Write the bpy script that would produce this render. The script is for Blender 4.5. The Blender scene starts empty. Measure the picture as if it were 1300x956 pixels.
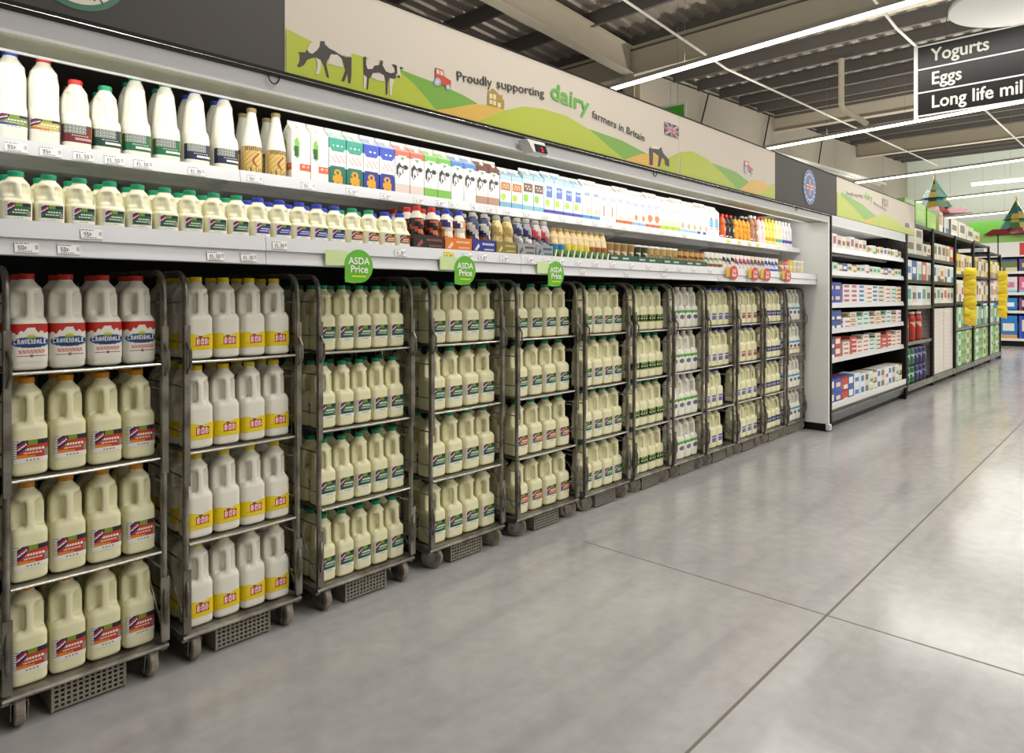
import bpy, bmesh, math, random
from mathutils import Vector, Matrix
random.seed(7)
PI = math.pi
sc = bpy.context.scene
COL = sc.collection

# ------------------------------------------------------------------ survey of the photograph
FPX, CX, HOR, EYE = 867.0, 650.0, 377.0, 1.30
YAW = math.atan(810/867.0)
FW = (math.cos(YAW), math.sin(YAW)); RT = (math.sin(YAW), -math.cos(YAW))
def survey(x, y, Y=2.27):
    u = (x-CX)/FPX; d = Y/(FW[1]+u*RT[1])
    return ((FW[0]+u*RT[0])*d, EYE+(HOR-y)/FPX*d)

# ------------------------------------------------------------------ colours and materials
def lin(c):
    return c/12.92 if c <= .04045 else ((c+.055)/1.055)**2.4
def S(h):
    if not isinstance(h, str): return tuple(h)
    h = h.lstrip('#')
    if len(h) == 3: h = ''.join(c*2 for c in h)
    return tuple(lin(int(h[i:i+2], 16)/255) for i in (0, 2, 4))
MATS = {}
def mat(name, col=None, rough=.5, metal=0., emit=None, es=1., noise=None, bump=None, spec=.5, coat=0., trans=0.):
    if name in MATS: return MATS[name]
    m = bpy.data.materials.new(name); m.use_nodes = True
    nt = m.node_tree; b = nt.nodes['Principled BSDF']
    b.inputs['Base Color'].default_value = (*S(col), 1)
    b.inputs['Roughness'].default_value = rough
    b.inputs['Metallic'].default_value = metal
    b.inputs['Specular IOR Level'].default_value = spec
    b.inputs['Coat Weight'].default_value = coat
    b.inputs['Transmission Weight'].default_value = trans
    if emit:
        b.inputs['Emission Color'].default_value = (*S(emit), 1); b.inputs['Emission Strength'].default_value = es
    if noise or bump:
        tc = nt.nodes.new('ShaderNodeTexCoord'); n = nt.nodes.new('ShaderNodeTexNoise')
        n.inputs['Scale'].default_value = (noise or bump)[0]; n.inputs['Detail'].default_value = 5
        nt.links.new(tc.outputs['Object'], n.inputs['Vector'])
        if noise:
            r = nt.nodes.new('ShaderNodeMapRange'); r.inputs['From Min'].default_value = .3; r.inputs['From Max'].default_value = .7
            mx = nt.nodes.new('ShaderNodeMix'); mx.data_type = 'RGBA'
            mx.inputs[6].default_value = (*S(col), 1); mx.inputs[7].default_value = (*S(noise[1]), 1)
            nt.links.new(n.outputs['Fac'], r.inputs['Value']); nt.links.new(r.outputs['Result'], mx.inputs[0])
            nt.links.new(mx.outputs[2], b.inputs['Base Color'])
        if bump:
            bp = nt.nodes.new('ShaderNodeBump'); bp.inputs['Strength'].default_value = bump[1]; bp.inputs['Distance'].default_value = .01
            nt.links.new(n.outputs['Fac'], bp.inputs['Height']); nt.links.new(bp.outputs['Normal'], b.inputs['Normal'])
    MATS[name] = m
    return m
def ink_material():
    m = bpy.data.materials.new('printed_ink'); m.use_nodes = True
    nt = m.node_tree; b = nt.nodes['Principled BSDF']; b.inputs['Roughness'].default_value = .4
    a = nt.nodes.new('ShaderNodeAttribute'); a.attribute_name = 'ink'
    nt.links.new(a.outputs['Color'], b.inputs['Base Color'])
    return m
INK = ink_material()

M_MILK = mat('milk_plastic', '#efebc4', .32)
M_MILKW = mat('white_milk_plastic', '#efece0', .3)
M_STEEL = mat('worn_steel', '#a09c94', .38, .75, noise=(14, '#5c564e'))
M_ROD = mat('bright_steel_rod', '#b9b7b0', .3, .9)
M_WHITE = mat('white_enamel', '#e2e2e0', .35)
M_LIP = mat('pale_grey_rail', '#cfcfd4', .35)
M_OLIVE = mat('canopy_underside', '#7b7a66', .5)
M_BLACK = mat('black_trim', '#0b0b0a', .55, spec=.25)
M_DARK = mat('dark_interior', '#26262a', .6)
M_BOARD = mat('charcoal_board', '#3f3a3a', .6)
M_CREAM = mat('cream_board', '#d9cfc2', .65)
M_CHROME = mat('chrome', '#c8c8c4', .2, 1.)
M_RUB = mat('grey_rubber', '#9a9284', .7, noise=(30, '#746d60'))
M_GRILLE = mat('grey_plastic_grille', '#8d877c', .6)
M_BEAM = mat('cream_steel_beam', '#b9b09e', .55)
M_PURL = mat('dark_purlin', '#66635f', .5, .4)
M_DECK = mat('corrugated_roof_sheet', '#a89e94', .36, .5)
M_LED = mat('light_diffuser', '#ffffff', .5, emit='#fffbe8', es=9.)
M_HOUSE = mat('light_housing', '#c9c7be', .5)
M_WALL = mat('grey_wall_panel', '#aaa396', .7)
M_FRIDGE = mat('dark_grey_fridge', '#45454a', .35, .3)
M_RACK = mat('black_rack_steel', '#141414', .5)
M_CARDD = mat('brown_cardboard', '#8c6b45', .8)
CAPS = {}
def cap_mat(n, c): CAPS[n] = mat(n+'_plastic_cap', c, .4); return CAPS[n]
for n, c in (('red', '#c8281f'), ('orange', '#e89a1c'), ('yellow', '#ecd11d'), ('green', '#10966a'), ('blue', '#2a3fb4'), ('gold', '#a8905a'), ('white', '#f2f0ea'), ('grey', '#b8b5ae'), ('darkgreen', '#0d5a3a'), ('black', '#161616'), ('brown', '#5a3d24')): cap_mat(n, c)

# ------------------------------------------------------------------ mesh building
class MB:
    def __init__(s): s.v = []; s.f = []; s.c = []; s.m = []
    def add(s, vs, fs, ink=None, mi=0):
        k = len(s.v); s.v += [tuple(p) for p in vs]
        for f in fs: s.f.append([k+i for i in f]); s.c.append(ink); s.m.append(mi)
        return s
    def box(s, x0, x1, y0, y1, z0, z1, ink=None, mi=0):
        vs = [(x, y, z) for z in (z0, z1) for y in (y0, y1) for x in (x0, x1)]
        return s.add(vs, [(0, 2, 3, 1), (4, 5, 7, 6), (0, 1, 5, 4), (2, 6, 7, 3), (0, 4, 6, 2), (1, 3, 7, 5)], ink, mi)
    def cbox(s, x0, x1, y0, y1, z0, z1, b=.004, ink=None, mi=0):      # box with chamfered vertical edges and rims
        def ring(i, z): 
            return [(x0+i+b, y0+i, z), (x1-i-b, y0+i, z), (x1-i, y0+i+b, z), (x1-i, y1-i-b, z), (x1-i-b, y1-i, z), (x0+i+b, y1-i, z), (x0+i, y1-i-b, z), (x0+i, y0+i+b, z)]
        R = ring(b, z0)+ring(0, z0+b)+ring(0, z1-b)+ring(b, z1)
        fs = [(8*k+i, 8*k+(i+1) % 8, 8*k+8+(i+1) % 8, 8*k+8+i) for k in range(3) for i in range(8)]
        fs += [tuple(range(7, -1, -1)), tuple(range(24, 32))]
        return s.add(R, fs, ink, mi)
    def tube(s, path, r, n=8, closed=False, ink=None, mi=0):
        P = [Vector(p) for p in path]; N = len(P); vs = []; up = None
        for i, p in enumerate(P):
            a = P[(i-1) % N] if (closed or i) else P[0]; b = P[(i+1) % N] if (closed or i < N-1) else P[-1]
            t = (b-a).normalized()
            if up is None: up = t.orthogonal().normalized()
            up = (up-t*up.dot(t)).normalized(); w = t.cross(up)
            rr = r[i] if isinstance(r, (list, tuple)) else r
            vs += [p+(up*math.cos(2*PI*k/n)+w*math.sin(2*PI*k/n))*rr for k in range(n)]
        M = N if closed else N-1
        fs = [(i*n+k, i*n+(k+1) % n, ((i+1) % N)*n+(k+1) % n, ((i+1) % N)*n+k) for i in range(M) for k in range(n)]
        if not closed: fs += [tuple(range(n-1, -1, -1)), tuple(range((N-1)*n, N*n))]
        return s.add(vs, fs, ink, mi)
    def lathe(s, prof, n=20, c=(0, 0, 0), axis='z', ink=None, mi=0, inkf=None):
        vs = []
        for r, z in prof:
            for k in range(n):
                a = 2*PI*k/n; x, y = r*math.cos(a), r*math.sin(a)
                q = (x, y, z) if axis == 'z' else ((x, z, y) if axis == 'y' else (z, x, y))
                vs.append((q[0]+c[0], q[1]+c[1], q[2]+c[2]))
        k0 = len(prof)
        for i in range(k0-1):
            pass
        fs = [(i*n+k, i*n+(k+1) % n, (i+1)*n+(k+1) % n, (i+1)*n+k) for i in range(k0-1) for k in range(n)]
        fs += [tuple(range(n-1, -1, -1)), tuple(range((k0-1)*n, k0*n))]
        if axis == 'y': fs = [tuple(reversed(f)) for f in fs]
        return s.add(vs, fs, ink, mi)
    def plate(s, pts, y, t=.001, ink=None, mi=0):        # outline in X-Z given thickness, front at y
        n = len(pts)
        area = sum(pts[i][0]*pts[(i+1) % n][1]-pts[(i+1) % n][0]*pts[i][1] for i in range(n))
        if area < 0: pts = pts[::-1]
        vs = [(x, y, z) for x, z in pts]+[(x, y+t, z) for x, z in pts]
        fs = [tuple(range(n)), tuple(range(2*n-1, n-1, -1))]+[(i, n+i, n+(i+1) % n, (i+1) % n) for i in range(n)]
        return s.add(vs, fs, ink, mi)
    def mesh(s, name, mats, smooth=False):
        me = bpy.data.meshes.new(name); me.from_pydata(s.v, [], s.f)
        if not isinstance(mats, (list, tuple)): mats = [mats]
        for m in mats: me.materials.append(m)
        if any(s.m): me.polygons.foreach_set('material_index', s.m)
        if any(c is not None for c in s.c):
            a = me.attributes.new('ink', 'FLOAT_COLOR', 'CORNER'); buf = []
            cache = {}
            for f, c in zip(s.f, s.c):
                c = c or '#ffffff'
                if c not in cache: cache[c] = (*S(c), 1.)
                buf += list(cache[c])*len(f)
            a.data.foreach_set('color', buf)
        if smooth: me.polygons.foreach_set('use_smooth', [True]*len(me.polygons))
        me.update(); return me
    def build(s, name, mats, parent=None, smooth=False, loc=None):
        return put(name, s.mesh(name, mats, smooth), parent, loc)
def put(name, me, parent=None, loc=None):
    o = bpy.data.objects.new(name, me); COL.objects.link(o)
    if parent: o.parent = parent
    if loc is not None: o.location = loc
    return o
def tag(o, label, cat, group=None, kind=None):
    o['label'] = label; o['category'] = cat
    if group: o['group'] = group
    if kind: o['kind'] = kind
    return o
def thing(name, label, cat, loc=(0, 0, 0), rz=0, group=None):
    o = bpy.data.objects.new(name, None); COL.objects.link(o); o.location = loc; o.rotation_euler.z = rz
    o.empty_display_size = .05
    return tag(o, label, cat, group)
def struct(name, mb, m, smooth=False):
    o = mb.build(name, m, None, smooth); o['kind'] = 'structure'; return o
def bevel(o, w, seg=2):
    b = o.modifiers.new('bevel', 'BEVEL'); b.width = w; b.segments = seg; b.limit_method = 'ANGLE'; return o
ORD = ['first', 'second', 'third', 'fourth', 'fifth', 'sixth', 'seventh', 'eighth', 'ninth', 'tenth', 'eleventh', 'twelfth', 'thirteenth', 'fourteenth', 'fifteenth', 'sixteenth', 'seventeenth', 'eighteenth', 'nineteenth', 'twentieth']
def ordn(i):
    if i < 20: return ORD[i]
    if i < 29: return 'twenty-'+ORD[i-20]
    if i == 29: return 'thirtieth'
    if i < 39: return 'thirty-'+ORD[i-30]
    if i == 39: return 'fortieth'
    return 'forty-'+ORD[i-40]

def text_verts(s, size, ex=.0005):
    cu = bpy.data.curves.new('t', 'FONT'); cu.body = s; cu.size = size; cu.extrude = ex; cu.align_x = 'LEFT'; cu.resolution_u = 3
    o = bpy.data.objects.new('t', cu); COL.objects.link(o)
    dg = bpy.context.evaluated_depsgraph_get(); me = bpy.data.meshes.new_from_object(o.evaluated_get(dg))
    vs = [tuple(v.co) for v in me.vertices]; fs = [tuple(p.vertices) for p in me.polygons]
    bpy.data.objects.remove(o); bpy.data.curves.remove(cu); bpy.data.meshes.remove(me)
    return vs, fs
def text_mesh(mb, s, size, pos, ink, rot=0., sx=1., bold=0., center=False, plane='y'):
    """write s facing -Y (or -X) with its baseline starting at pos"""
    vs, fs = text_verts(s, size)
    w = max(v[0] for v in vs) if vs else 0
    for io, off in enumerate([(0, 0)] if not bold else [(-bold, 0), (bold, 0), (0, bold), (0, -bold)]):
        out = []; lift = io*.00012
        for j, (x, y, z) in enumerate(vs):
            x = (x-(w/2 if center else 0))*sx+off[0]; y += off[1]
            X, Z = x*math.cos(rot)-y*math.sin(rot), x*math.sin(rot)+y*math.cos(rot)
            if plane == 'y': out.append((pos[0]+X, pos[1]-z-lift, pos[2]+Z))
            else: out.append((pos[0]-z-lift*4, pos[1]-X, pos[2]+Z))
        mb.add(out, fs, ink)
    return w*sx

# tiny dot font for printed packaging and price tickets
FONT = {'B': '110101110101110', 'O': '111101101101111', 'C': '111100100100111', 'R': '110101110101101', 'A': '010101111101101', 'V': '101101101101010', 'E': '111100110100111', 'N': '110101101101101', 'D': '110101101101110', 'L': '100100100100111', 'I': '111010010010111', 'K': '101101110101101', 'M': '101111111101101', 'P': '110101110100100', 'G': '111100101101111', 'T': '111010010010010', 'S': '111100111001111',
        '0': '111101101101111', '1': '010110010010111', '2': '111001111100111', '3': '111001111001111', '4': '101101111001001', '5': '111100111001111', '6': '111100111101111', '7': '111001010010010', '8': '111101111101111', '9': '111101111001111', '.': '000000000000010', 'p': '000110101110100', '£': '011010111010111', ' ': '0'*15}
def dots(s, px, py, sc_=1):
    """is dot (px,py), py from the top, part of the printed word s"""
    px /= sc_; py /= sc_
    if px < 0 or py < 0 or py >= 5: return False
    i = int(px//4)
    if i >= len(s) or px-4*i >= 3: return False
    return FONT[s[i]][int(py)*3+int(px-4*i)] == '1'

# ------------------------------------------------------------------ bottles
def sm(a, b, x):
    t = min(1, max(0, (x-a)/(b-a))); return t*t*(3-2*t)
def interp(tab, z):
    for (z0, *a), (z1, *b) in zip(tab, tab[1:]):
        if z <= z1:
            t = 0 if z1 == z0 else (z-z0)/(z1-z0); t = max(0, t)
            return [p+(q-p)*t for p, q in zip(a, b)]
    return list(tab[-1][1:])
class Bottle:
    def __init__(s, tab, dent=None, H=None):
        s.tab = tab; s.dent = dent; s.H = tab[-1][0]
    def r(s, phi, z):                                   # phi measured from the front (-Y)
        a, n = interp(s.tab, z)[:2]
        c, q = abs(math.cos(phi)), abs(math.sin(phi))
        r = 1/((c/a)**n+(q/a)**n)**(1/n)
        if s.dent: r *= 1-s.dent(phi, z)
        return r
    def p(s, phi, z, off=0):
        r = s.r(phi, z)+off
        return (r*math.sin(phi), -r*math.cos(phi), z)
    def grid(s, nseg=48, nz=44):
        zs = [s.H*i/nz for i in range(nz+1)]
        for t in s.tab: zs.append(t[0])
        zs = sorted(set(round(z, 5) for z in zs)); mb = MB()
        vs = [s.p(2*PI*k/nseg, z) for z in zs for k in range(nseg)]; n = nseg
        fs = [(i*n+k, i*n+(k+1) % n, (i+1)*n+(k+1) % n, (i+1)*n+k) for i in range(len(zs)-1) for k in range(n)]
        fs += [tuple(range(n-1, -1, -1)), tuple(range((len(zs)-1)*n, len(zs)*n))]
        return mb.add(vs, fs)
    def label(s, name, z0, z1, p0, p1, nx, ny, paint, off=.0013):
        mb = MB(); n = nx+1
        vs = [s.p(math.radians(p0+(p1-p0)*i/nx), z1+(z0-z1)*j/ny, off) for j in range(ny+1) for i in range(nx+1)]
        mb.v = vs
        for j in range(ny):
            for i in range(nx):
                c = paint(i, j, nx, ny)
                if c: mb.f.append([j*n+i, (j+1)*n+i, (j+1)*n+i+1, j*n+i+1]); mb.c.append(c); mb.m.append(0)
        return mb.mesh(name, INK, True)
def mix_mesh(name, mb, m, cutters, vox=.0028, it=6):
    o = put('tmp', mb.mesh(name, m)); tmp = [o]
    for cb in cutters:
        c = put('tmp', cb.mesh('c', m)); tmp.append(c)
        b = o.modifiers.new('b', 'BOOLEAN'); b.operation = 'DIFFERENCE'; b.solver = 'EXACT'; b.object = c
    r = o.modifiers.new('r', 'REMESH'); r.mode = 'VOXEL'; r.voxel_size = vox; r.use_smooth_shade = True
    k = o.modifiers.new('s', 'SMOOTH'); k.iterations = it; k.factor = .5
    dg = bpy.context.evaluated_depsgraph_get(); dg.update()
    me = bpy.data.meshes.new_from_object(o.evaluated_get(dg), depsgraph=dg); me.name = name
    me.polygons.foreach_set('use_smooth', [True]*len(me.polygons))
    for t in tmp: bpy.data.objects.remove(t)
    return me
def ridge(z0, z1, z2, z3, depth, a0=11, a1=26, a2=58, a3=84):
    def f(phi, z):
        d = abs((math.degrees(phi)+180) % 360-180)
        return depth*sm(a0, a1, d)*(1-sm(a2, a3, d))*sm(z0, z1, z)*(1-sm(z2, z3, z))
    return f
JUG = Bottle([(0, .040, 4), (.003, .0445, 5), (.007, .0475, 5), (.127, .0475, 5), (.136, .0440, 4.5), (.2, .0432, 4), (.222, .036, 3), (.236, .0235, 2.2), (.242, .019, 2), (.25, .019, 2)],
             ridge(.138, .15, .2, .222, .40))
hole = MB().lathe([(.0115, -.08), (.0115, .08)], 20, (0, 0, 0), 'x')
hole.v = [(x, y-.0205, z*3.0+.174) for x, y, z in hole.v]
jug_y = mix_mesh('milk_bottle', JUG.grid(), M_MILK, [hole])
jug_w = jug_y.copy(); jug_w.materials[0] = M_MILKW
PINT = Bottle([(0, .032, 4), (.005, .037, 5), (.066, .0375, 5), (.074, .034, 3.5), (.084, .036, 2.6), (.1, .0375, 2.2), (.118, .034, 2.1), (.13, .025, 2), (.136, .019, 2), (.145, .019, 2)],
              ridge(.076, .09, .108, .126, .3, 7, 22, 46, 80))
pint_me = PINT.grid(48, 30).mesh('small_milk_bottle', mat('creamy_milk_plastic', '#f6f1d2', .3), True)
SHORT = Bottle([(0, .036, 4), (.005, .041, 5), (.1, .042, 5), (.11, .04, 4), (.16, .039, 3.2), (.19, .034, 2.6), (.208, .024, 2.1), (.214, .019, 2), (.222, .019, 2)],
               ridge(.112, .125, .175, .195, .28))
short_me = SHORT.grid(48, 40).mesh('milk_bottle_short', M_MILKW, True)
TALL = Bottle([(0, .038, 4), (.005, .0435, 4.5), (.1, .044, 4.2), (.13, .041, 3.6), (.19, .0365, 2.8), (.24, .030, 2.3), (.262, .022, 2), (.268, .018, 2), (.276, .018, 2)],
              ridge(.12, .145, .215, .25, .17, 10, 30, 55, 85))
tall_me = TALL.grid(48, 44).mesh('milk_bottle_tapered', M_MILKW, True)
STRAIGHT = Bottle([(0, .036, 4), (.005, .041, 5), (.08, .0415, 5), (.2, .0415, 4), (.235, .036, 2.8), (.256, .023, 2.1), (.262, .019, 2), (.272, .019, 2)],
                  ridge(.1, .125, .215, .235, .13, 9, 25, 50, 80))
straight_me = STRAIGHT.grid(48, 44).mesh('milk_bottle_straight', M_MILKW, True)
GOLD = Bottle([(0, .034, 2.4), (.004, .039, 2.2), (.12, .0395, 2), (.13, .0375, 2), (.2, .024, 2), (.24, .0165, 2), (.25, .0165, 2)])
gold_me = GOLD.grid(32, 30).mesh('milk_bottle_glass_shape', M_MILKW, True)
def cap_mesh(r, z, h, m):
    mb = MB(); n = 24; pr = [(r, 0), (r*1.06, .001), (r*1.06, h*.85), (r*.96, h), (r*.5, h)]
    mb.lathe([(a, b+z) for a, b in pr], n)
    return mb.mesh('cap', m, False)
CAPM = {}
def cap_of(kind, colour):
    k = (kind, colour)
    if k not in CAPM:
        z = {'jug': .2455, 'pint': .139, 'short': .2165, 'tall': .27, 'straight': .265, 'gold': .245}[kind]
        CAPM[k] = cap_mesh({'gold': .0175, 'tall': .019}.get(kind, .0195), z, .016, CAPS[colour])
    return CAPM[k]

# --- printed labels
def scal(i, n, k): return abs(math.sin(PI*k*i/n))
def paint_craven(i, j, nx, ny):
    u, v = i/nx, j/ny
    if v < .09: return '#c22a20'
    wave = .13+.10*abs(math.sin(u*PI*9))*(.6+.4*math.sin(u*23))+(.03 if .3 < u < .7 else .08)-.13*math.exp(-((u-.5)/.12)**2)
    if v < max(.09, wave): return '#c22a20'
    e = ((u-.5)/.285)**2+((v-.47)/.135)**2
    if ((u-.5)/.09)**2+((v-.36)/.1)**2 < 1 and v < .37: return '#9ac23a' if v > .3 else '#e8d23c'
    if dots('CRAVENDALE', i-int(nx*.5)+20, j-int(ny*.47)+2.5): return '#eef3fa' if e < 1.1 else None
    if e < 1: return '#16386f'
    if e < 1.25: return '#4b7fb4'
    if .66 < v < .77 and .3 < u < .72 and (i*7+j*3) % 5 < 3: return '#d0574c'
    if .8 < v < .84 and .27 < u < .75: return '#a77'
    if .78 < v < .87 and .48 < u < .53: return '#556'
    return '#f1eee6'
def flagcorner(u, v):                      # corner of a red, white and blue flag
    d = (u+v)*9 % 3
    return '#b8212c' if d < 1 else ('#efe9e2' if d < 1.6 else '#20295e')
def paint_union(main, second, text='#f2ecdc', low='#efece4'):
    def f(i, j, nx, ny):
        u, v = i/nx, j/ny
        if v > .78: return '#8f96a0' if (v > .84 and v < .9 and (i % 5) < 3 and .3 < u < .7) else low
        if u < .08: return '#e9e8e0' if (j % 3) else '#9aa0a6'
        if u < .34 and v < .62-(u-.08)*1.1: return flagcorner(u, v)
        if v < .2: return '#1d2233' if abs(u-.52) > .14 else '#7a9a2e'
        if v < .3: return main
        if .34 < v < .44 and (i % 4) < 3 and .3 < u < .86: return text
        if .5 < v < .6 and (i*3 % 5) < 3 and .25 < u < .8: return text
        if v > .64 and u < .35: return second
        if u > .84 and .42 < v < .74: return '#1a1a22' if (i+j) % 3 else '#e4e0d4'
        return main if v < .66 or u > .6 else second
    return f
def paint_bob(i, j, nx, ny):
    u, v = i/nx, j/ny
    edge = .10+.07*math.sin(u*PI*5)
    if v < edge or v > .93: return None
    if ((u-.48)/.05)**2+((v-.15)/.10)**2 < 1: return '#3a4a1e'
    x0, y0 = int(nx*.41), int(ny*.34)
    if x0-2 <= i <= x0+23 and y0-2 <= j <= y0+12:
        return '#f3dfe0' if dots('BOB', i-x0, j-y0, 2.05) else '#c32a2c'
    if .62 < v < .78 and .3 < u < .5 and (i+j*2) % 3 == 0: return '#c9a91c'
    return '#ecd31a'
def paint_lime(i, j, nx, ny):
    u, v = i/nx, j/ny
    if v < .22: return '#7fb22e' if math.sin(u*40) > -.3 else '#1a2a16'
    if v > .85: return '#7fb22e' if (i//3) % 2 else '#142012'
    if abs(v-.5) < .13 and (i % 9) < 5: return '#c9d8a8'
    return '#15200f'
def paint_zig(line, blob, extra=None):
    def f(i, j, nx, ny):
        u, v = i/nx, j/ny
        z = .14+.08*abs(((u*8) % 2)-1)
        if abs(v-z) < .1: return line
        if ((u-.5)/.2)**2+((v-.62)/.18)**2 < 1: return blob if (i+j) % 7 else '#e8eaf0'
        if extra and v > .86: return extra
        return '#efeee6'
    return f
def paint_plain(c1, c2, c3='#e9e6dc'):
    def f(i, j, nx, ny):
        u, v = i/nx, j/ny
        if u < .1 or u > .92: return c3
        if .2 < v < .4 and (i % 4) < 3: return c3
        if u > .6 and v > .5: return c2
        return c1
    return f
def paint_organic(main):
    def f(i, j, nx, ny):
        u, v = i/nx, j/ny
        if u > .78 and .05 < v < .62: return '#e9bf2f'
        if .12 < u < .68 and v < .5: return ['#d9d8d2', '#8f9a96', main, '#3b4448'][(i*i+3*j*j+i*j) % 4]
        if .55 < v < .62 and .3 < u < .72 and i % 3: return '#d8d8cc'
        if .7 < v < .86 and .38 < u < .84: return '#e8e6e0' if main != '#6e2024' else '#c99'
        return main
    return f
def paint_gold(i, j, nx, ny):
    u, v = i/nx, j/ny
    if v < .14 and .15 < u < .85 and i % 3: return '#6a4a22'
    if v > .78 and math.sin(i*1.7)+math.sin(i*.9+1) > 1.2-2*(v-.7): return '#4c3018'
    if abs(u-.5) < .3 and .2 < v < .75 and abs((u-.5)*1.3-math.sin(v*9)*.12) < .05: return '#8c4a1c'
    return ['#cfae62', '#c2994e', '#d8bd78'][(i//3+j//2) % 3]
LABELS = {}
def label_mesh(key):
    if key in LABELS: return LABELS[key]
    U = dict(green=('#12694a', '#0c4d38'), orange=('#c0392a', '#e08a2a'), blue=('#2138a0', '#1b2f86'), tan=('#b5502a', '#3f7d54'))
    if key == 'craven': me = JUG.label(key, .022, .125, -82, 82, 76, 40, paint_craven)
    elif key == 'bob': me = JUG.label(key, .026, .084, -95, 95, 96, 34, paint_bob)
    elif key.startswith('u_'): me = JUG.label(key, .036, .096, -44, 50, 46, 28, paint_union(*U[key[2:]]))
    elif key == 'lime': me = JUG.label(key, .05, .092, -100, 100, 60, 14, paint_lime)
    elif key == 'zig': me = JUG.label(key, .04, .12, -88, 88, 48, 24, paint_zig('#58a53a', '#1a2a5a'))
    elif key == 'zigcyan': me = JUG.label(key, .04, .12, -88, 88, 48, 24, paint_zig('#2f9fc4', '#1a2a5a'))
    elif key == 'zigorange': me = JUG.label(key, .04, .12, -88, 88, 48, 24, paint_zig('#2f9fc4', '#1a2a5a', '#e29a32'))
    elif key == 'violet': me = JUG.label(key, .04, .085, -42, 42, 24, 12, paint_plain('#5a55a0', '#8a86c0'))
    elif key == 'redtag': me = JUG.label(key, .04, .08, -42, 42, 24, 12, paint_plain('#a0453e', '#c07a70'))
    elif key == 'navy': me = JUG.label(key, .05, .09, -100, 100, 60, 14, lambda i, j, nx, ny: '#c9cede' if abs(j/ny-.5) < .2 and i % 9 < 4 else ('#232a52' if (i//5+j//5) % 3 else '#3a437c'))
    elif key.startswith('p_'): me = PINT.label(key, .012, .06, -42, 42, 34, 24, paint_union(*U[key[2:]]), .0006)
    elif key.startswith('o_'):
        c = {'o_red': '#6e2024', 'o_dark': '#143c34', 'o_green': '#146a42', 'o_navy': '#1a2348'}[key]
        b = SHORT if key in ('o_red', 'o_dark') else TALL
        me = b.label(key, .03, .085, -75, 75, 50, 22, paint_organic(c), .0006)
    elif key.startswith('s_'): me = STRAIGHT.label(key, .045, .085, -60, 60, 46, 20, paint_union('#c9b45a' if key == 's_red' else '#7d8f4a', '#d86a2a' if key == 's_red' else '#2b3fa0'), .0006)
    elif key == 'gold': me = GOLD.label(key, .012, .112, -85, 85, 46, 30, paint_gold, .0006)
    LABELS[key] = me; return me
BODY = {'jug': jug_y, 'jugw': jug_w, 'pint': pint_me, 'short': short_me, 'tall': tall_me, 'straight': straight_me, 'gold': gold_me}
def bottle(kind, capc, lab, loc, label, group, rz=0., scale=(1, 1, 1)):
    o = put('milk_bottle', BODY[kind], None, loc); o.rotation_euler.z = rz; o.scale = scale
    tag(o, label, 'milk bottle', group)
    put('cap', cap_of('jug' if kind == 'jugw' else kind, capc), o)
    if lab: put('label', label_mesh(lab), o)
    return o

# ------------------------------------------------------------------ roll cages
CF = 2.485                    # front plane of the cages
LEV = [.112, .43, .752, 1.075]
def wheel_mesh():
    mb = MB(); mb.lathe([(.035, -.017), (.058, -.017), (.063, -.012), (.063, .012), (.058, .017), (.035, .017)], 28, axis='y'); return mb.mesh('wheel', M_RUB, False)
def hub_mesh():
    mb = MB(); mb.lathe([(.012, -.021), (.034, -.018), (.036, -.014), (.036, .014), (.034, .018), (.012, .021)], 16, axis='y'); return mb.mesh('hub', mat('blue_grey_hub', '#4d5566', .5))
def fork_mesh():
    mb = MB()
    for s in (-1, 1):
        mb.add([(-.022, s*.024, .045-.02), (.022, s*.024, .045-.02), (.034, s*.024, .098), (-.034, s*.024, .098), (-.022, s*.028, .025), (.022, s*.028, .025), (.034, s*.028, .098), (-.034, s*.028, .098)],
               [(0, 1, 2, 3), (7, 6, 5, 4), (0, 4, 5, 1), (1, 5, 6, 2), (2, 6, 7, 3), (3, 7, 4, 0)])
    mb.box(-.034, .034, -.028, .028, .094, .1); mb.lathe([(.02, .098), (.02, .112)], 12, (-.02, 0, 0))
    mb.lathe([(.006, -.032), (.006, .032)], 8, (0, 0, .063), 'y')
    return mb.mesh('castor_fork', M_STEEL)
WH, HB, FK = wheel_mesh(), hub_mesh(), fork_mesh()
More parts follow.
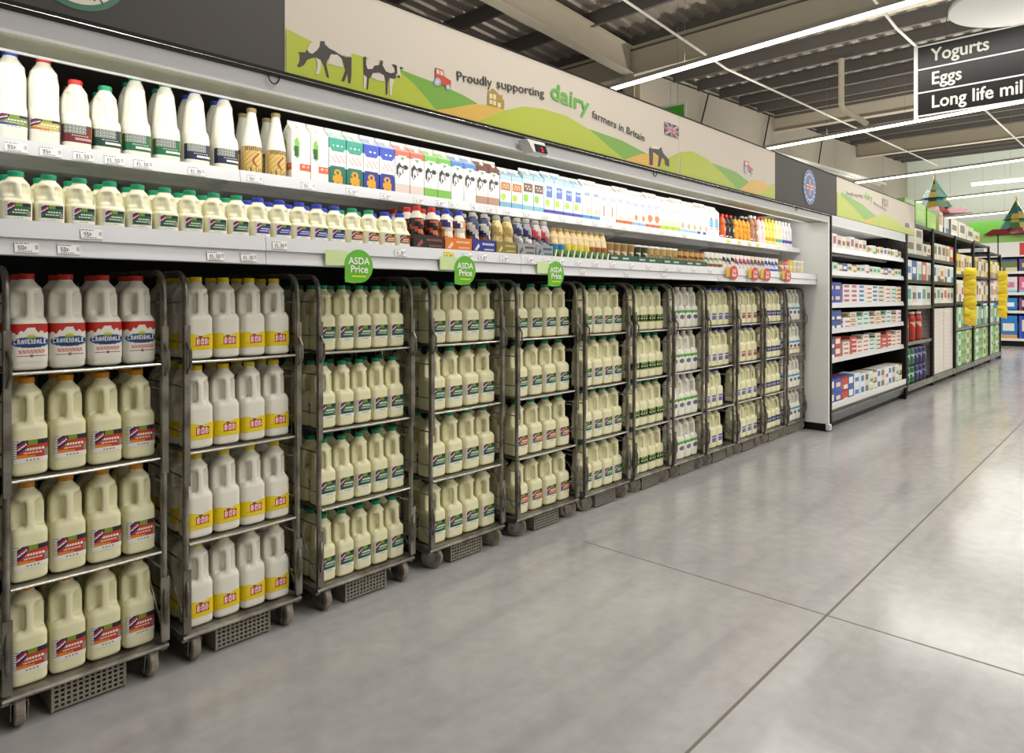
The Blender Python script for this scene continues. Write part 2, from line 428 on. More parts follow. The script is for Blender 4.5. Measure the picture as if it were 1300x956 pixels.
def cage(x0, w, label, seed, rz=0.):
    rnd = random.Random(seed); d = .66
    t = thing('roll_cage', label, 'roll cage', (x0, CF, 0), rz, 'milk roll cages under the chilled shelves')
    for sx in (0, 1):
        x = .012 if sx == 0 else w-.012; mb = MB(); inn = .018 if sx == 0 else -.018
        path = [(x, 0, .10), (x, 0, .30), (x, 0, .35), (x, 0, 1.27), (x, .004, 1.33)]
        path += [(x, .07-.066*math.cos(a), 1.33+.055*math.sin(a)) for a in (.4, .8, 1.2, 1.57)]
        path += [(x, d-.07+.066*math.sin(a), 1.33+.055*math.cos(a)) for a in (0, .4, .8, 1.2, 1.57)]
        path += [(x, d, 1.27), (x, d, .10)]
        mb.tube(path, .0105, 10)
        for z in (.2, .36, .5, .66, .82, .98, 1.14, 1.28): mb.tube([(x, 0, z), (x, d, z)], .0032, 6)
        mb.tube([(x, .02, .16), (x, .2, .36)], .0035, 6)
        for y in (.22, .44): mb.tube([(x, y, .12), (x, y, 1.38)], .0045, 6)
        mb.build('side_frame', M_STEEL, t, True)
        st = MB()
        st.box(x-.013, x+.013, -.018, -.0125, .12, .34); st.build('front_strap', M_STEEL, t); st = MB()
        st.box(x-.010, x+.010, -.017, -.0122, .62+rnd.random()*.1, 1.2)
        st.build('front_strap', M_STEEL, t); st = MB()
        st.tube([(x, -.018, 1.14), (x+.004, -.034, 1.11), (x+.004, -.034, 1.06), (x, -.018, 1.03)], .005, 6)
        st.build('latch', M_STEEL, t); st = MB()
        st.tube([(x, -.018, .30), (x-.004, -.03, .27), (x-.004, -.03, .21), (x, -.018, .18)], .005, 6)
        st.build('latch', M_STEEL, t)
    for k, z in enumerate(LEV[1:]):
        mb = MB(); sag = .004+rnd.random()*.006
        mb.tube([(.022, -.004, z-.006), (w*.5, -.006, z-.006-sag*.3), (w-.022, -.004, z-.006)], .0052, 8)
        mb.box(.02, w-.02, 0, d-.01, z-.009, z-.004)
        for y in (.16, .32, .48, d-.02): mb.tube([(.02, y, z-.012), (w-.02, y, z-.012)], .004, 6)
        mb.build('shelf', M_ROD, t)
    mb = MB(); mb.box(.01, w-.01, 0, d, LEV[0]-.02, LEV[0]-.002); mb.tube([(0, -.006, LEV[0]-.012), (w, -.006, LEV[0]-.012)], .009, 8)
    mb.box(.0, .02, 0, d, LEV[0]-.03, LEV[0]-.004); mb.box(w-.02, w, 0, d, LEV[0]-.03, LEV[0]-.004)
    mb.build('base_frame', M_STEEL, t)
    mb = MB(); x = .02
    while x < w-.02: mb.tube([(x, d-.004, .12), (x, d-.004, 1.36)], .003, 6); x += .07
    for z in (.3, .6, .9, 1.2): mb.tube([(.012, d-.004, z), (w-.012, d-.004, z)], .003, 6)
    mb.build('back_grid', M_STEEL, t)
    # perforated box between the castors
    g = MB(); gx0, gx1, gz0, gz1 = w*.5-.1, w*.5+.1, .012, .088; gy = .01
    nx, nz = 12, 5
    for i in range(nx+1):
        x = gx0+(gx1-gx0)*i/nx; g.box(x-.003, x+.003, gy, gy+.006, gz0, gz1)
    for j in range(nz+1):
        z = gz0+(gz1-gz0)*j/nz; g.box(gx0, gx1, gy+.0005, gy+.0055, z-.003, z+.003)
    g.box(gx0-.006, gx0, gy-.002, gy+.25, gz0-.005, gz1+.004); g.box(gx1, gx1+.006, gy-.002, gy+.25, gz0-.005, gz1+.004)
    g.box(gx0, gx1, gy-.002, gy+.25, gz1, gz1+.004); g.box(gx0, gx1, gy+.24, gy+.25, gz0, gz1)
    g.build('perforated_box', M_GRILLE, t)
    for cx_, cy_ in ((.05, .035), (w-.05, .035), (.055, d-.06), (w-.055, d-.06)):
        f = put('castor', FK, t, (cx_, cy_, 0)); f.rotation_euler.z = PI/2+rnd.uniform(-.35, .2) if label.startswith(('nearest', 'worn', 'roll')) else rnd.uniform(-1.05, -.45); f.scale = (.82, .82, .8)
        put('wheel', WH, f, (0, 0, .063)); put('hub', HB, f, (0, 0, .063))
    return t
CARTS = [  # left, width, height factor, caps/labels per shelf from the bottom, description
 (.445, .468, 1.14, [('jug', 'orange', 'u_orange')]*3+[('jugw', 'red', 'craven')], 'nearest worn steel roll cage, red-capped bottles on top and orange-labelled bottles below'),
 (.962, .455, 1.14, [('jugw', 'yellow', 'bob')]*4, 'worn steel roll cage of yellow-labelled bottles, second from the left'),
 (1.49, .5, 1.05, [('jug', 'green', 'u_green')]*4, 'roll cage with five slim green-capped bottles per shelf, third from the left'),
 (2.085, .505, 1.14, [('jug', 'green', 'u_green')]*4, 'fourth roll cage from the left, filled with green-capped milk'),
 (2.685, .54, 1.14, [('jug', 'green', 'u_tan')]*2+[('jug', 'green', 'u_green')]*2, 'fifth roll cage, brown labels on its lower shelves and green labels above'),
 (3.285, .485, 1.14, [('jug', 'green', 'u_green')]*4, 'sixth roll cage from the left, large green-labelled milk bottles'),
 (3.825, .46, 1.14, [('jug', 'green', 'lime')]*4, 'seventh roll cage, its bottles wearing black and lime bands'),
 (4.335, .45, 1.14, [('jugw', 'white', 'zig')]*4, 'eighth roll cage, white bottles with a green zigzag line'),
 (4.83, .485, 1.14, [('jug', 'blue', 'violet')]*4, 'ninth roll cage, blue-capped bottles with small violet labels'),
 (5.36, .5, 1.14, [('jug', 'blue', 'violet')]*2+[('jug', 'blue', 'redtag')]*2, 'tenth roll cage, red labels above and violet labels below'),
 (5.905, .475, 1.14, [('jug', 'blue', 'navy')]*4, 'eleventh roll cage, bottles with navy bands'),
 (6.42, .44, 1.14, [('jugw', 'white', 'zigcyan'), ('jugw', 'white', 'zigcyan'), ('jugw', 'white', 'zigorange'), ('jugw', 'white', 'zigcyan')], 'last and farthest roll cage beside the white end panel')]
SH = ['bottom', 'second-lowest', 'second-highest', 'top']
TXT = {'craven': 'red-banded', 'bob': 'yellow-labelled', 'u_green': 'green-labelled', 'u_orange': 'orange-labelled', 'u_tan': 'brown-labelled', 'lime': 'lime-banded', 'zig': 'green-zigzag', 'violet': 'violet-labelled', 'redtag': 'red-labelled', 'navy': 'navy-banded', 'zigcyan': 'blue-zigzag', 'zigorange': 'orange-lined'}
rr = random.Random(3)
for ci, (x0, w, hz, rows, desc) in enumerate(CARTS):
    cage(x0, w, desc, ci, 0)
    n = 5 if ci == 2 else 4
    pitch = (w-.05)/n; sx = min(pitch/.1, 1.12)
    for si, (kind, capc, lab) in enumerate(rows):
        nn = 3 if (ci == 8 and si < 2) else n
        rowsn = 2 if ci < 4 else 1
        for row in range(4 if 1 <= ci <= 4 else rowsn):
            for k in range(nn):
                if (row >= rowsn) and k > 0: continue
                bx = x0+.025+pitch*(k+.5)+rr.uniform(-.0008, .0008)
                by = CF+.018+.05*sx+row*.106*sx+rr.uniform(0, .004)
                g = f'{TXT[lab]} milk bottles in the {ORD[ci]} roll cage'
                where = 'from left' if row == 0 else 'from left, in row '+('two' if row == 1 else 'three' if row == 2 else 'four')
                L = f'{TXT[lab]} milk bottle, {SH[si]} shelf of {ORD[ci]} roll cage, {ORD[k]} {where}'
                rz = rr.uniform(-.03, .03)
                bottle(kind, capc, lab, (bx, by, LEV[si]), L, g, rz, (sx, sx, hz))

# ------------------------------------------------------------------ the chilled display
FX0, FX1 = -.4, 6.93
fr = thing('refrigerated_display', 'long white open dairy fridge with two upper shelves above the roll cages', 'fridge', (0, 0, 0))
MB().box(FX0, FX1, 3.42, 3.46, 0, 2.1).build('back_panel', M_DARK, fr)
MB().box(FX0, FX1, 2.31, 3.44, 2.131, 2.16).build('top_panel', mat('dark_olive_interior', '#4a473f', .6), fr)
mb = MB()                                     # canopy: outer fascia, glossy lower lip, sloping olive underside
prof = [(2.262, 2.078), (2.303, 2.078), (2.303, 2.13), (2.47, 2.13), (2.452, 2.03), (2.44, 2.026), (2.29, 2.026), (2.272, 2.024)]
n = len(prof)
mb.add([(FX0, y, z) for y, z in prof]+[(FX1-.04, y, z) for y, z in prof], [tuple(range(n))]+[tuple(range(2*n-1, n-1, -1))]+[(i, n+i, n+(i+1) % n, (i+1) % n) for i in range(n)])
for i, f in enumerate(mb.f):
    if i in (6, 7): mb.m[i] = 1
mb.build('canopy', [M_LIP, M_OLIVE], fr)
MB().box(FX0, FX1-.04, 2.262, 2.274, 2.018, 2.026).build('canopy_edge', M_WHITE, fr)
MB().box(FX0, FX1-.04, 2.445, 2.455, 2.02, 2.028).build('air_outlet_rim', M_WHITE, fr)
mb = MB(); mb.box(FX0, FX1, 2.256, 2.3, 2.078, 2.104)
mb.build('black_trim', M_BLACK, fr)
mb = MB(); mb.box(FX0, FX1, 2.2535, 2.257, 2.0895, 2.0912)
mb.build('silver_trim', M_CHROME, fr)
mb = MB(); mb.tube([(FX0+.1, 2.475, 2.06), (FX1-.1, 2.475, 2.06)], .013, 10)
mb.build('lamp_tube', mat('fridge_lamp', '#ffffff', .4, emit='#fffdf0', es=6.), fr)
# end panel
mb = MB(); e = [(2.265, .07), (2.265, 2.10), (3.44, 2.10), (3.44, .07)]
mb.add([(FX1-.035, y, z) for y, z in e]+[(FX1, y, z) for y, z in e], [(3, 2, 1, 0), (4, 5, 6, 7), (0, 1, 5, 4), (1, 2, 6, 5), (2, 3, 7, 6), (3, 0, 4, 7)])
bevel(mb.build('end_panel', M_WHITE, fr), .006)
MB().box(FX1-.035, FX1, 2.29, 3.4, 0, .07).build('kick_plate', M_BLACK, fr)
MB().cbox(FX1-.05, FX1+.0, 2.245, 2.29, .01, .075, .008).build('bumper_end', M_LIP, fr)
# shelves
def price_shelf(name, x0, x1, yf, yb, z, lips, par, rnd, seams, step=.105, tickets=True, labelmat=M_LIP):
    mb = MB(); mb.box(x0, x1, yf+.012, yb, z-.022, z); mb.box(x0, x1, yf+.2, yf+.24, z-.045, z-.022)
    sh = mb.build(name, M_WHITE, par)
    for zt, zb in lips:
        mb = MB(); xs = [x0]+[s for s in seams if x0 < s < x1]+[x1]
        for a, b in zip(xs, xs[1:]):
            mb.add([(a+.001, yf+.012, zt), (b-.001, yf+.012, zt), (b-.001, yf+.006, zt), (a+.001, yf+.006, zt), (a+.001, yf-.004, zb), (b-.001, yf-.004, zb), (b-.001, yf+.006, zb-.003), (a+.001, yf+.006, zb-.003)],
                   [(0, 3, 2, 1), (3, 4, 5, 2), (4, 7, 6, 5), (0, 7, 4, 3), (1, 2, 5, 6), (0, 1, 6, 7)])
        mb.build('price_rail', labelmat, sh)
    return sh
TICK = {}
def ticket(kind):
    if kind not in TICK:
        base = {'y': '#e6cf3a', 'g': '#d5e6c0'}.get(kind, '#e9e7e6'); word = {'y': '£1.00', 'g': '£1.00'}.get(kind, kind); mb = MB()
        nx, ny = 30, 12; W, H = .062, .032
        mb.box(0, W, -.0008, .0008, 0, H, base)
        for j in range(ny):
            for i in range(nx):
                on = dots(word, i-4, j-4) or (1 <= j < 2 and i % 5 and i < 18) or (j == 10 and 3 < i < 22 and i % 3) or (3 <= j <= 7 and 25 <= i < 29 and (i+j) % 2)
                if on:
                    x, z = W*i/nx, H-H*(j+1)/ny
                    mb.add([(x, -.0011, z), (x+W/nx, -.0011, z), (x+W/nx, -.0011, z+H/ny), (x, -.0011, z+H/ny)], [(0, 1, 2, 3)], '#5a5860')
        TICK[kind] = mb.mesh('price_ticket', INK)
    return TICK[kind]
def tickets(sh, xs, yf, z, kinds, s=1.):
    for k, x in enumerate(xs):
        o = put('price_ticket', ticket(kinds[k % len(kinds)] if not callable(kinds) else kinds(x)), sh, (x, yf, z)); o.rotation_euler.x = math.radians(-11); o.scale = (s, 1, s)
rnd = random.Random(11)
UPY, LOY = 2.53, 2.372
up = price_shelf('upper_shelf', FX0, FX1-.04, UPY, 3.42, 1.772, [(1.785, 1.738)], fr, rnd, (1.193, 2.586, 3.97, 5.36))
lo = price_shelf('lower_shelf', FX0, FX1-.04, LOY, 3.42, 1.512, [(1.522, 1.471), (1.468, 1.421)], fr, rnd, (1.216, 2.608, 3.98, 5.38))
MB().box(FX0, FX1-.04, LOY+.02, LOY+.05, 1.43, 1.51).build('shelf_front_support', M_WHITE, lo)
for xb in (1.19, 2.586, 3.97, 5.36):
    mb = MB(); mb.add([(xb-.008, 2.56, 1.75), (xb-.008, 3.42, 1.75), (xb-.008, 3.42, 1.60), (xb-.008, 3.2, 1.64), (xb+.008, 2.56, 1.75), (xb+.008, 3.42, 1.75), (xb+.008, 3.42, 1.60), (xb+.008, 3.2, 1.64)],
                      [(0, 1, 2, 3), (7, 6, 5, 4), (0, 4, 5, 1), (1, 5, 6, 2), (2, 6, 7, 3), (3, 7, 4, 0)])
    mb.build('shelf_bracket', M_WHITE, up)
tickets(up, [.46, .55, .64, .73, .82, 1.0, 1.22, 1.45, 1.66, 1.84, 2.03, 2.16, 2.25, 2.4, 2.5], UPY-.0055, 1.742, ['95p', '95p', '£1.50', '£1.50', '£1.50', '£1.80'], .95)
tickets(up, [2.64+.16*k for k in range(16)], UPY-.0055, 1.742, ['£1.60', '£1.35', '£1.25'], .9)
tickets(up, [5.28, 5.48, 5.68, 5.85], UPY-.0055, 1.742, ['y'], 1.)
tickets(up, [6.05, 6.3, 6.55], UPY-.0055, 1.742, ['£1.00'], 1.)
tickets(lo, [.62, 1.24, 1.8, 2.08, 2.2, 2.3, 2.45, 2.64, 2.78, 2.9, 3.06, 3.22, 3.4, 3.6, 3.8, 4.02, 4.2, 4.4, 4.65, 4.85], LOY-.0055, 1.478, lambda x: 'y' if abs(x-2.08) < .01 else ('45p' if x < .7 else '£1.00' if x < 3 else '£1.50'), .95)
tickets(lo, [.455, .56, 1.0, 1.12, 1.52, 2.05, 2.75, 3.1, 3.55, 4.0, 4.8, 5.3], LOY-.0055, 1.428, lambda x: 'g' if x in (1.52, 2.05, 2.75) else ('50p' if x < 1 else '£1.50'), .95)

# ------------------------------------------------------------------ stock on the two chilled shelves
ZU, ZL = 1.7725, 1.5125
TOPB = [('straight', 'blue', 's_blue', .487, 'blue-capped'), ('straight', 'red', 's_red', .575, 'red-capped'), ('short', 'red', 'o_red', .664, 'red-capped short'), ('short', 'green', 'o_dark', .752, 'green-capped short'),
        ('tall', 'green', 'o_green', .846, 'tall green-labelled'), ('tall', 'green', 'o_green', .946, 'tall green-labelled'), ('tall', 'blue', 'o_navy', 1.051, 'tall navy-labelled'), ('tall', 'blue', 'o_navy', 1.16, 'tall navy-labelled'),
        ('gold', 'gold', 'gold', 1.27, 'gold-capped tapered'), ('gold', 'gold', 'gold', 1.372, 'gold-capped tapered')]
for row in (0, 1):
    for k, (kind, capc, lab, x, d) in enumerate(TOPB):
        if row: x += .012
        bottle(kind, capc, lab, (x, UPY+.066+row*.1, ZU), f'{d} milk bottle on the top chilled shelf, {ORD[k]} from left'+(', back row' if row else ', front row'), 'milk bottles on the top chilled shelf', rr.uniform(-.06, .06), (1.0, 1.0, 1.04))
PX = [.47, .552, .633, .717, .8, .884, .966, 1.05, 1.132, 1.214, 1.3, 1.382, 1.46, 1.54, 1.625, 1.707, 1.79, 1.872]
for row in (0, 1):
    for k, x in enumerate(PX):
        c = 'green' if k < 9 or k in (14, 15) else 'blue'
        lab = 'p_green' if k < 9 else 'p_blue' if k < 14 else 'p_tan'
        bottle('pint', c, lab, (x, LOY+.06+row*.09, ZL), f'small {c}-capped milk bottle on lower chilled shelf, {ordn(k)} from left, '+('back row' if row else 'front row'), 'small milk bottles on the lower chilled shelf', rr.uniform(-.08, .08))

def pack_paint(spec, seed):
    """spec: list of (v0, v1, u0, u1, colour) blocks over a base colour"""
    base, blocks = spec
    def f(u, v, i, j):
        c = base
        for b in blocks:
            v0, v1, u0, u1, col = b[:5]
            if len(b) > 5:
                if ((u-(u0+u1)/2)/((u1-u0)/2))**2+((v-(v0+v1)/2)/((v1-v0)/2))**2 < 1: c = col
            elif v0 <= v < v1 and u0 <= u < u1:
                if col.endswith('~'): c = col[:-1] if (i*5+j*3+seed) % 4 < 2 else c
                else: c = col
        return c
    return f
def printed_box(mb, w, d, h, f, nx=14, ny=32, x0=None, b=.0):
    """box whose front and two sides carry the print f(u,v,i,j), v from the top"""
    x0 = -w/2 if x0 is None else x0
    for (p, q, nn) in (((x0, 0), (x0+w, 0), nx), ((x0+w, 0), (x0+w, d), nx), ((x0, d), (x0, 0), nx)):
        for j in range(ny):
            for i in range(nn):
                u0, u1 = i/nn, (i+1)/nn; z1, z0 = h*(1-j/ny), h*(1-(j+1)/ny)
                P = lambda u, z: (p[0]+(q[0]-p[0])*u, p[1]+(q[1]-p[1])*u, z)
                mb.add([P(u0, z0), P(u1, z0), P(u1, z1), P(u0, z1)], [(0, 1, 2, 3)], f((i+.5)/nn, (j+.5)/ny, i, j))
    mb.add([(x0, d, 0), (x0+w, d, 0), (x0+w, d, h), (x0, d, h)], [(3, 2, 1, 0)], f(.5, .5, 0, 0))
    mb.add([(x0, 0, 0), (x0+w, 0, 0), (x0+w, d, 0), (x0, d, 0)], [(3, 2, 1, 0)], f(.5, .9, 0, 0))
    mb.add([(x0, 0, h), (x0+w, 0, h), (x0+w, d, h), (x0, d, h)], [(0, 1, 2, 3)], f(.5, .02, 0, 0))
def carton_mesh(name, h, spec, roof='#efece6', seed=0, w=.083):
    """gable-top carton with its fin, and a screw cap on the slope"""
    mb = MB(); d = .075; g = .034; printed_box(mb, w, d, h-g-.012, pack_paint(spec, seed), 14, 30)
    z0, z1 = h-g-.012, h-.014; x0, x1 = -w/2, w/2; m = d/2
    mb.add([(x0, 0, z0), (x1, 0, z0), (x1, m-.002, z1), (x0, m-.002, z1), (x0, d, z0), (x1, d, z0), (x1, m+.002, z1), (x0, m+.002, z1), (x0+.012, m, z1-.004), (x1-.012, m, z1-.004)],
           [(0, 1, 2, 3), (5, 4, 7, 6), (0, 3, 8), (3, 7, 8), (7, 4, 8), (4, 0, 8), (1, 9, 2), (2, 9, 6), (6, 9, 5), (5, 9, 1)], roof)
    mb.box(x0, x1, m-.0018, m+.0018, z1-.001, h, '#f2efe9')
    return mb.mesh(name, INK)
def carton_cap_mesh(c):
    mb = MB(); mb.lathe([(.011, 0), (.012, .001), (.012, .007), (.010, .009)], 14); 
    R = Matrix.Rotation(math.radians(42), 4, 'X'); mb.v = [tuple(R @ Vector(v)) for v in mb.v]
    return mb.mesh('screw_cap', mat('carton_cap_'+c.strip('#'), c, .4))
BG = '#efece6'
def cow_spec(top, low):
    return (BG, [(0, .12, 0, 1, top), (.1, .2, .15, .85, '#efece6', 1), (.12, .19, .35, .65, '#5c9a48', 1), (.28, .6, .05, .55, '#1a1a1c', 1), (.36, .62, .22, .5, '#efece6', 1), (.3, .4, .5, .95, '#1a1a1c', 1), (.48, .56, .25, .4, '#2a2224', 1), (.72, .98, 0, 1, low)])
def star_spec(top, low):
    return (BG, [(0, .2, 0, 1, top), (.08, .28, .02, .98, top, 1), (.12, .16, .2, .8, '#cfe6e2~'), (.35, .5, .15, .9, '#d6b8b4~'), (.6, 1, 0, 1, low), (.56, .7, -.1, 1.1, low, 1), (.62, .8, .3, .72, '#eaa11e', 1), (.66, .74, .42, .6, low, 1), (.76, .98, .28, .44, '#eaa11e'), (.76, .98, .56, .76, '#eaa11e'), (.74, .9, .2, .8, '#eaa11e', 1)])
SP = {
 'leaf': (BG, [(.04, .12, 0, .6, '#dfe8c4'), (.14, .55, .1, .45, '#79b83c', 1), (.3, .5, .12, .38, '#1d4a2a', 1), (.62, .76, .45, .98, '#d86a4a'), (.66, .7, .5, .9, '#efd8c8~'), (.94, 1, .6, .8, '#333')]),
 'teal': star_spec('#2f9a86', '#1c6e5c'), 'cobalt': star_spec('#2c46b8', '#24348e'),
 'redcow': cow_spec('#c8604c', '#d8c8c0'), 'greencow': cow_spec('#6aae48', '#7cb84a'), 'bluecow': cow_spec('#4a78c0', '#dfe2ea'), 'browncow': cow_spec('#5c2a22', '#b98f78'),
 'oat': ('#dfe8ea', [(0, .12, 0, 1, '#a9c6cc'), (.2, .45, .1, .9, '#b8763c'), (.26, .3, .2, .8, '#efe0cc~'), (.34, .38, .2, .8, '#efe0cc~'), (.52, .72, .05, .5, '#b7cf3a', 1), (.78, 1, 0, 1, '#7fb8d0')]),
 'oatdark': ('#dfe8ea', [(0, .1, 0, 1, '#9cc0cc'), (.2, .45, .1, .9, '#6a4836'), (.26, .3, .2, .8, '#efe0cc~'), (.35, .38, .2, .8, '#efe0cc~'), (.5, .7, .05, .5, '#93cf3a', 1), (.8, 1, 0, 1, '#8cc4d8')]),
 'skyblue': ('#dfe9f2', [(0, .1, 0, 1, '#a8c6e4'), (.2, .5, .2, .85, '#5a78c4'), (.26, .32, .25, .8, '#dfe6f4~'), (.55, .75, .1, .55, '#b8d63a', 1), (.82, 1, 0, 1, '#4a4cb0')]),
 'whiteblue': (BG, [(.18, .28, .2, .85, '#6a7cb0~'), (.2, .27, .15, .9, '#8a9ac4', 1), (.62, .8, .4, .9, '#e8cdb4', 1), (.84, 1, 0, 1, '#3f98cc')]),
 'whitered': (BG, [(.2, .3, .2, .85, '#6a7cb0~'), (.45, .8, .42, .58, '#d8704a', 1)]),
 'whiteorange': (BG, [(.2, .3, .2, .85, '#5a6ca8~'), (.7, .82, .3, .9, '#e8cdb4', 1), (.84, 1, 0, 1, '#e0622a')]),
 'almond': (BG, [(.2, .3, .2, .85, '#5a6ca8~'), (.58, .76, .4, .8, '#c87a3a', 1), (.82, 1, 0, 1, '#8fb2dc')]),
 'almondred': (BG, [(.2, .3, .2, .85, '#5a6ca8~'), (.52, .76, .2, .9, '#d0742f', 1), (.84, 1, 0, 1, '#dc5a2c')]),
 'lime': (BG, [(.22, .3, .2, .85, '#5a8ca8~'), (.6, .8, .2, .9, '#c9b87a~'), (.8, 1, 0, 1, '#b5d22a')]),
 'rice': (BG, [(.22, .3, .2, .85, '#7a8cb8~'), (.6, .8, .3, .8, '#c9a87a', 1), (.84, 1, 0, 1, '#9cc6e0')]),
 'royal': (BG, [(.22, .3, .2, .85, '#7a8cb8~'), (.6, .8, .3, .8, '#c9b08a', 1), (.84, 1, 0, .6, '#2548a8')]),
 'pill': (BG, [(.3, .6, .2, .85, '#46a8d8'), (.62, .68, .2, .85, '#d84a3a'), (.24, .3, .3, .7, '#d84a3a')])}
CM = {}
def carton(key, x, h, label, y=UPY+.03, z=ZU, roof='#efece6', w=.083, capc='#f0eeea'):
    k = (key, h, w)
    if k not in CM: CM[k] = carton_mesh('milk_carton', h, SP[key], roof, len(CM), w)
    o = put('milk_carton', CM[k], None, (x, y, z)); tag(o, label, 'milk carton', 'milk and plant drink cartons on the top chilled shelf')
    kc = ('cap', capc)
    if kc not in CM: CM[kc] = carton_cap_mesh(capc)
    put('screw_cap', CM[kc], o, (0, .012, h-.034))
    return o
DESC = {'leaf': 'white carton with a green leaf shape', 'teal': 'teal carton with an orange figure', 'cobalt': 'cobalt blue carton with an orange figure', 'redcow': 'cow carton with red top', 'greencow': 'cow carton with green top and base', 'bluecow': 'cow carton with blue top', 'browncow': 'cow carton with brown top', 'oat': 'pale carton with orange-brown panel', 'oatdark': 'pale carton with dark brown panel', 'skyblue': 'pale blue carton with blue panel', 'whiteblue': 'white carton with blue base', 'whitered': 'white carton with thin red mark', 'whiteorange': 'white carton with orange base', 'almond': 'white carton with nut and pale blue base', 'almondred': 'white carton with nut and orange base', 'lime': 'white carton with lime base', 'rice': 'white carton with pale sky base', 'royal': 'white carton with royal blue corner', 'pill': 'white carton with a blue pill mark'}
seq = ['leaf', 'leaf', 'teal', 'teal', 'cobalt', 'cobalt', 'redcow', 'redcow', 'greencow', 'greencow', 'bluecow', 'bluecow', 'browncow', 'browncow']
seq2 = ['oat', 'oat', 'oatdark', 'oatdark', 'skyblue', 'skyblue', 'skyblue', 'skyblue', 'whiteblue', 'whiteblue', 'whitered', 'whitered', 'whiteorange', 'whiteorange', 'almond', 'almond', 'almondred', 'almondred', 'lime', 'lime', 'lime', 'rice', 'rice', 'rice', 'royal', 'royal', 'pill', 'pill']
ROOFS = {'teal': '#cfe0da', 'cobalt': '#c9d0ea', 'redcow': '#e2b0a4', 'greencow': '#b9d6a0', 'bluecow': '#a9bfe2', 'browncow': '#8a5a4c', 'oat': '#a9c6d4', 'oatdark': '#b4cfda', 'skyblue': '#b8d0e8'}
n = 0
for k, key in enumerate(seq):
    carton(key, 1.465+.0872*k, .256, f'{DESC[key]} on top chilled shelf, {ordn(k)} carton from left', roof=ROOFS.get(key, '#efece6')); n += 1
x = 1.465+.0872*13+.092
for k, key in enumerate(seq2):
    h = {'oat': .235}.get(key, .262 if k % 4 < 2 else .255)
    carton(key, x, h, f'{DESC[key]} on top chilled shelf, {ordn(n)} carton from left', roof=ROOFS.get(key, '#efece6'), w=.086)
    x += .0915; n += 1

# lathed drinks: bottle, cup and can shapes; body colours go by height
def drink_mesh(name, prof, bands, n=14, extra=None, seed=0):
    mb = MB(); H = prof[-1][1]
    zs = sorted(set([z for r, z in prof]+[H*k/16 for k in range(17)]))
    R = lambda z: next(r0+(r1-r0)*((z-z0)/(z1-z0) if z1 > z0 else 0) for (r0, z0), (r1, z1) in zip(prof, prof[1:]) if z <= z1+1e-9)
    for za, zb in zip(zs, zs[1:]):
        ra, rb = R(za+1e-6), R(zb); zm = (za+zb)/2/H
        for k in range(n):
            a, b = 2*PI*k/n, 2*PI*(k+1)/n; c = '#ffffff'
            for b0, b1, col, *pt in bands:
                if b0 <= zm < b1 and (not pt or math.sin(4*PI*k/n+zm*5*pt[0]) > .25): c = col
            mb.add([(ra*math.cos(a), ra*math.sin(a), za), (ra*math.cos(b), ra*math.sin(b), za), (rb*math.cos(b), rb*math.sin(b), zb), (rb*math.cos(a), rb*math.sin(a), zb)], [(0, 1, 2, 3)], c)
    mb.add([(prof[0][0]*math.cos(2*PI*k/n), prof[0][0]*math.sin(2*PI*k/n), 0) for k in range(n)][::-1], [tuple(range(n))], '#dddddd')
    mb.add([(prof[-1][0]*math.cos(2*PI*k/n), prof[-1][0]*math.sin(2*PI*k/n), H) for k in range(n)], [tuple(range(n))], bands[-1][2])
    return mb.mesh(name, INK)
def capof(r, h, m, base=0):
    mb = MB(); mb.lathe([(r, base), (r*1.05, base+.001), (r*1.05, base+h*.85), (r*.92, base+h)], 14); return mb.mesh('cap', m)
P_SHOT = [(.028, 0), (.033, .004), (.034, .07), (.031, .09), (.034, .11), (.032, .14), (.022, .165), (.016, .172), (.016, .18)]
P_SLIM = [(.022, 0), (.027, .004), (.028, .08), (.025, .1), (.024, .12), (.015, .145), (.013, .155)]
P_CUP = [(.026, 0), (.0275, .003), (.034, .105), (.0345, .11)]
P_CAN = [(.026, 0), (.031, .006), (.031, .112), (.027, .12)]
DK = {}
def drink(name, key, prof, bands, capm, x, y, z, label, cat, group, caph=.018, seed=0):
    if key not in DK:
        H = prof[-1][1]; DK[key] = (drink_mesh(name, prof, bands, 14, seed=seed), capof(prof[-1][0]*(1.0 if prof[-1][0] > .03 else 1.1), caph, capm, H-.004))
    o = put(name, DK[key][0], None, (x, y, z)); o.rotation_euler.z = rr.uniform(-.3, .3)
    tag(o, label, cat, group); put('lid' if name == 'coffee_cup' else 'cap', DK[key][1], o)
    return o
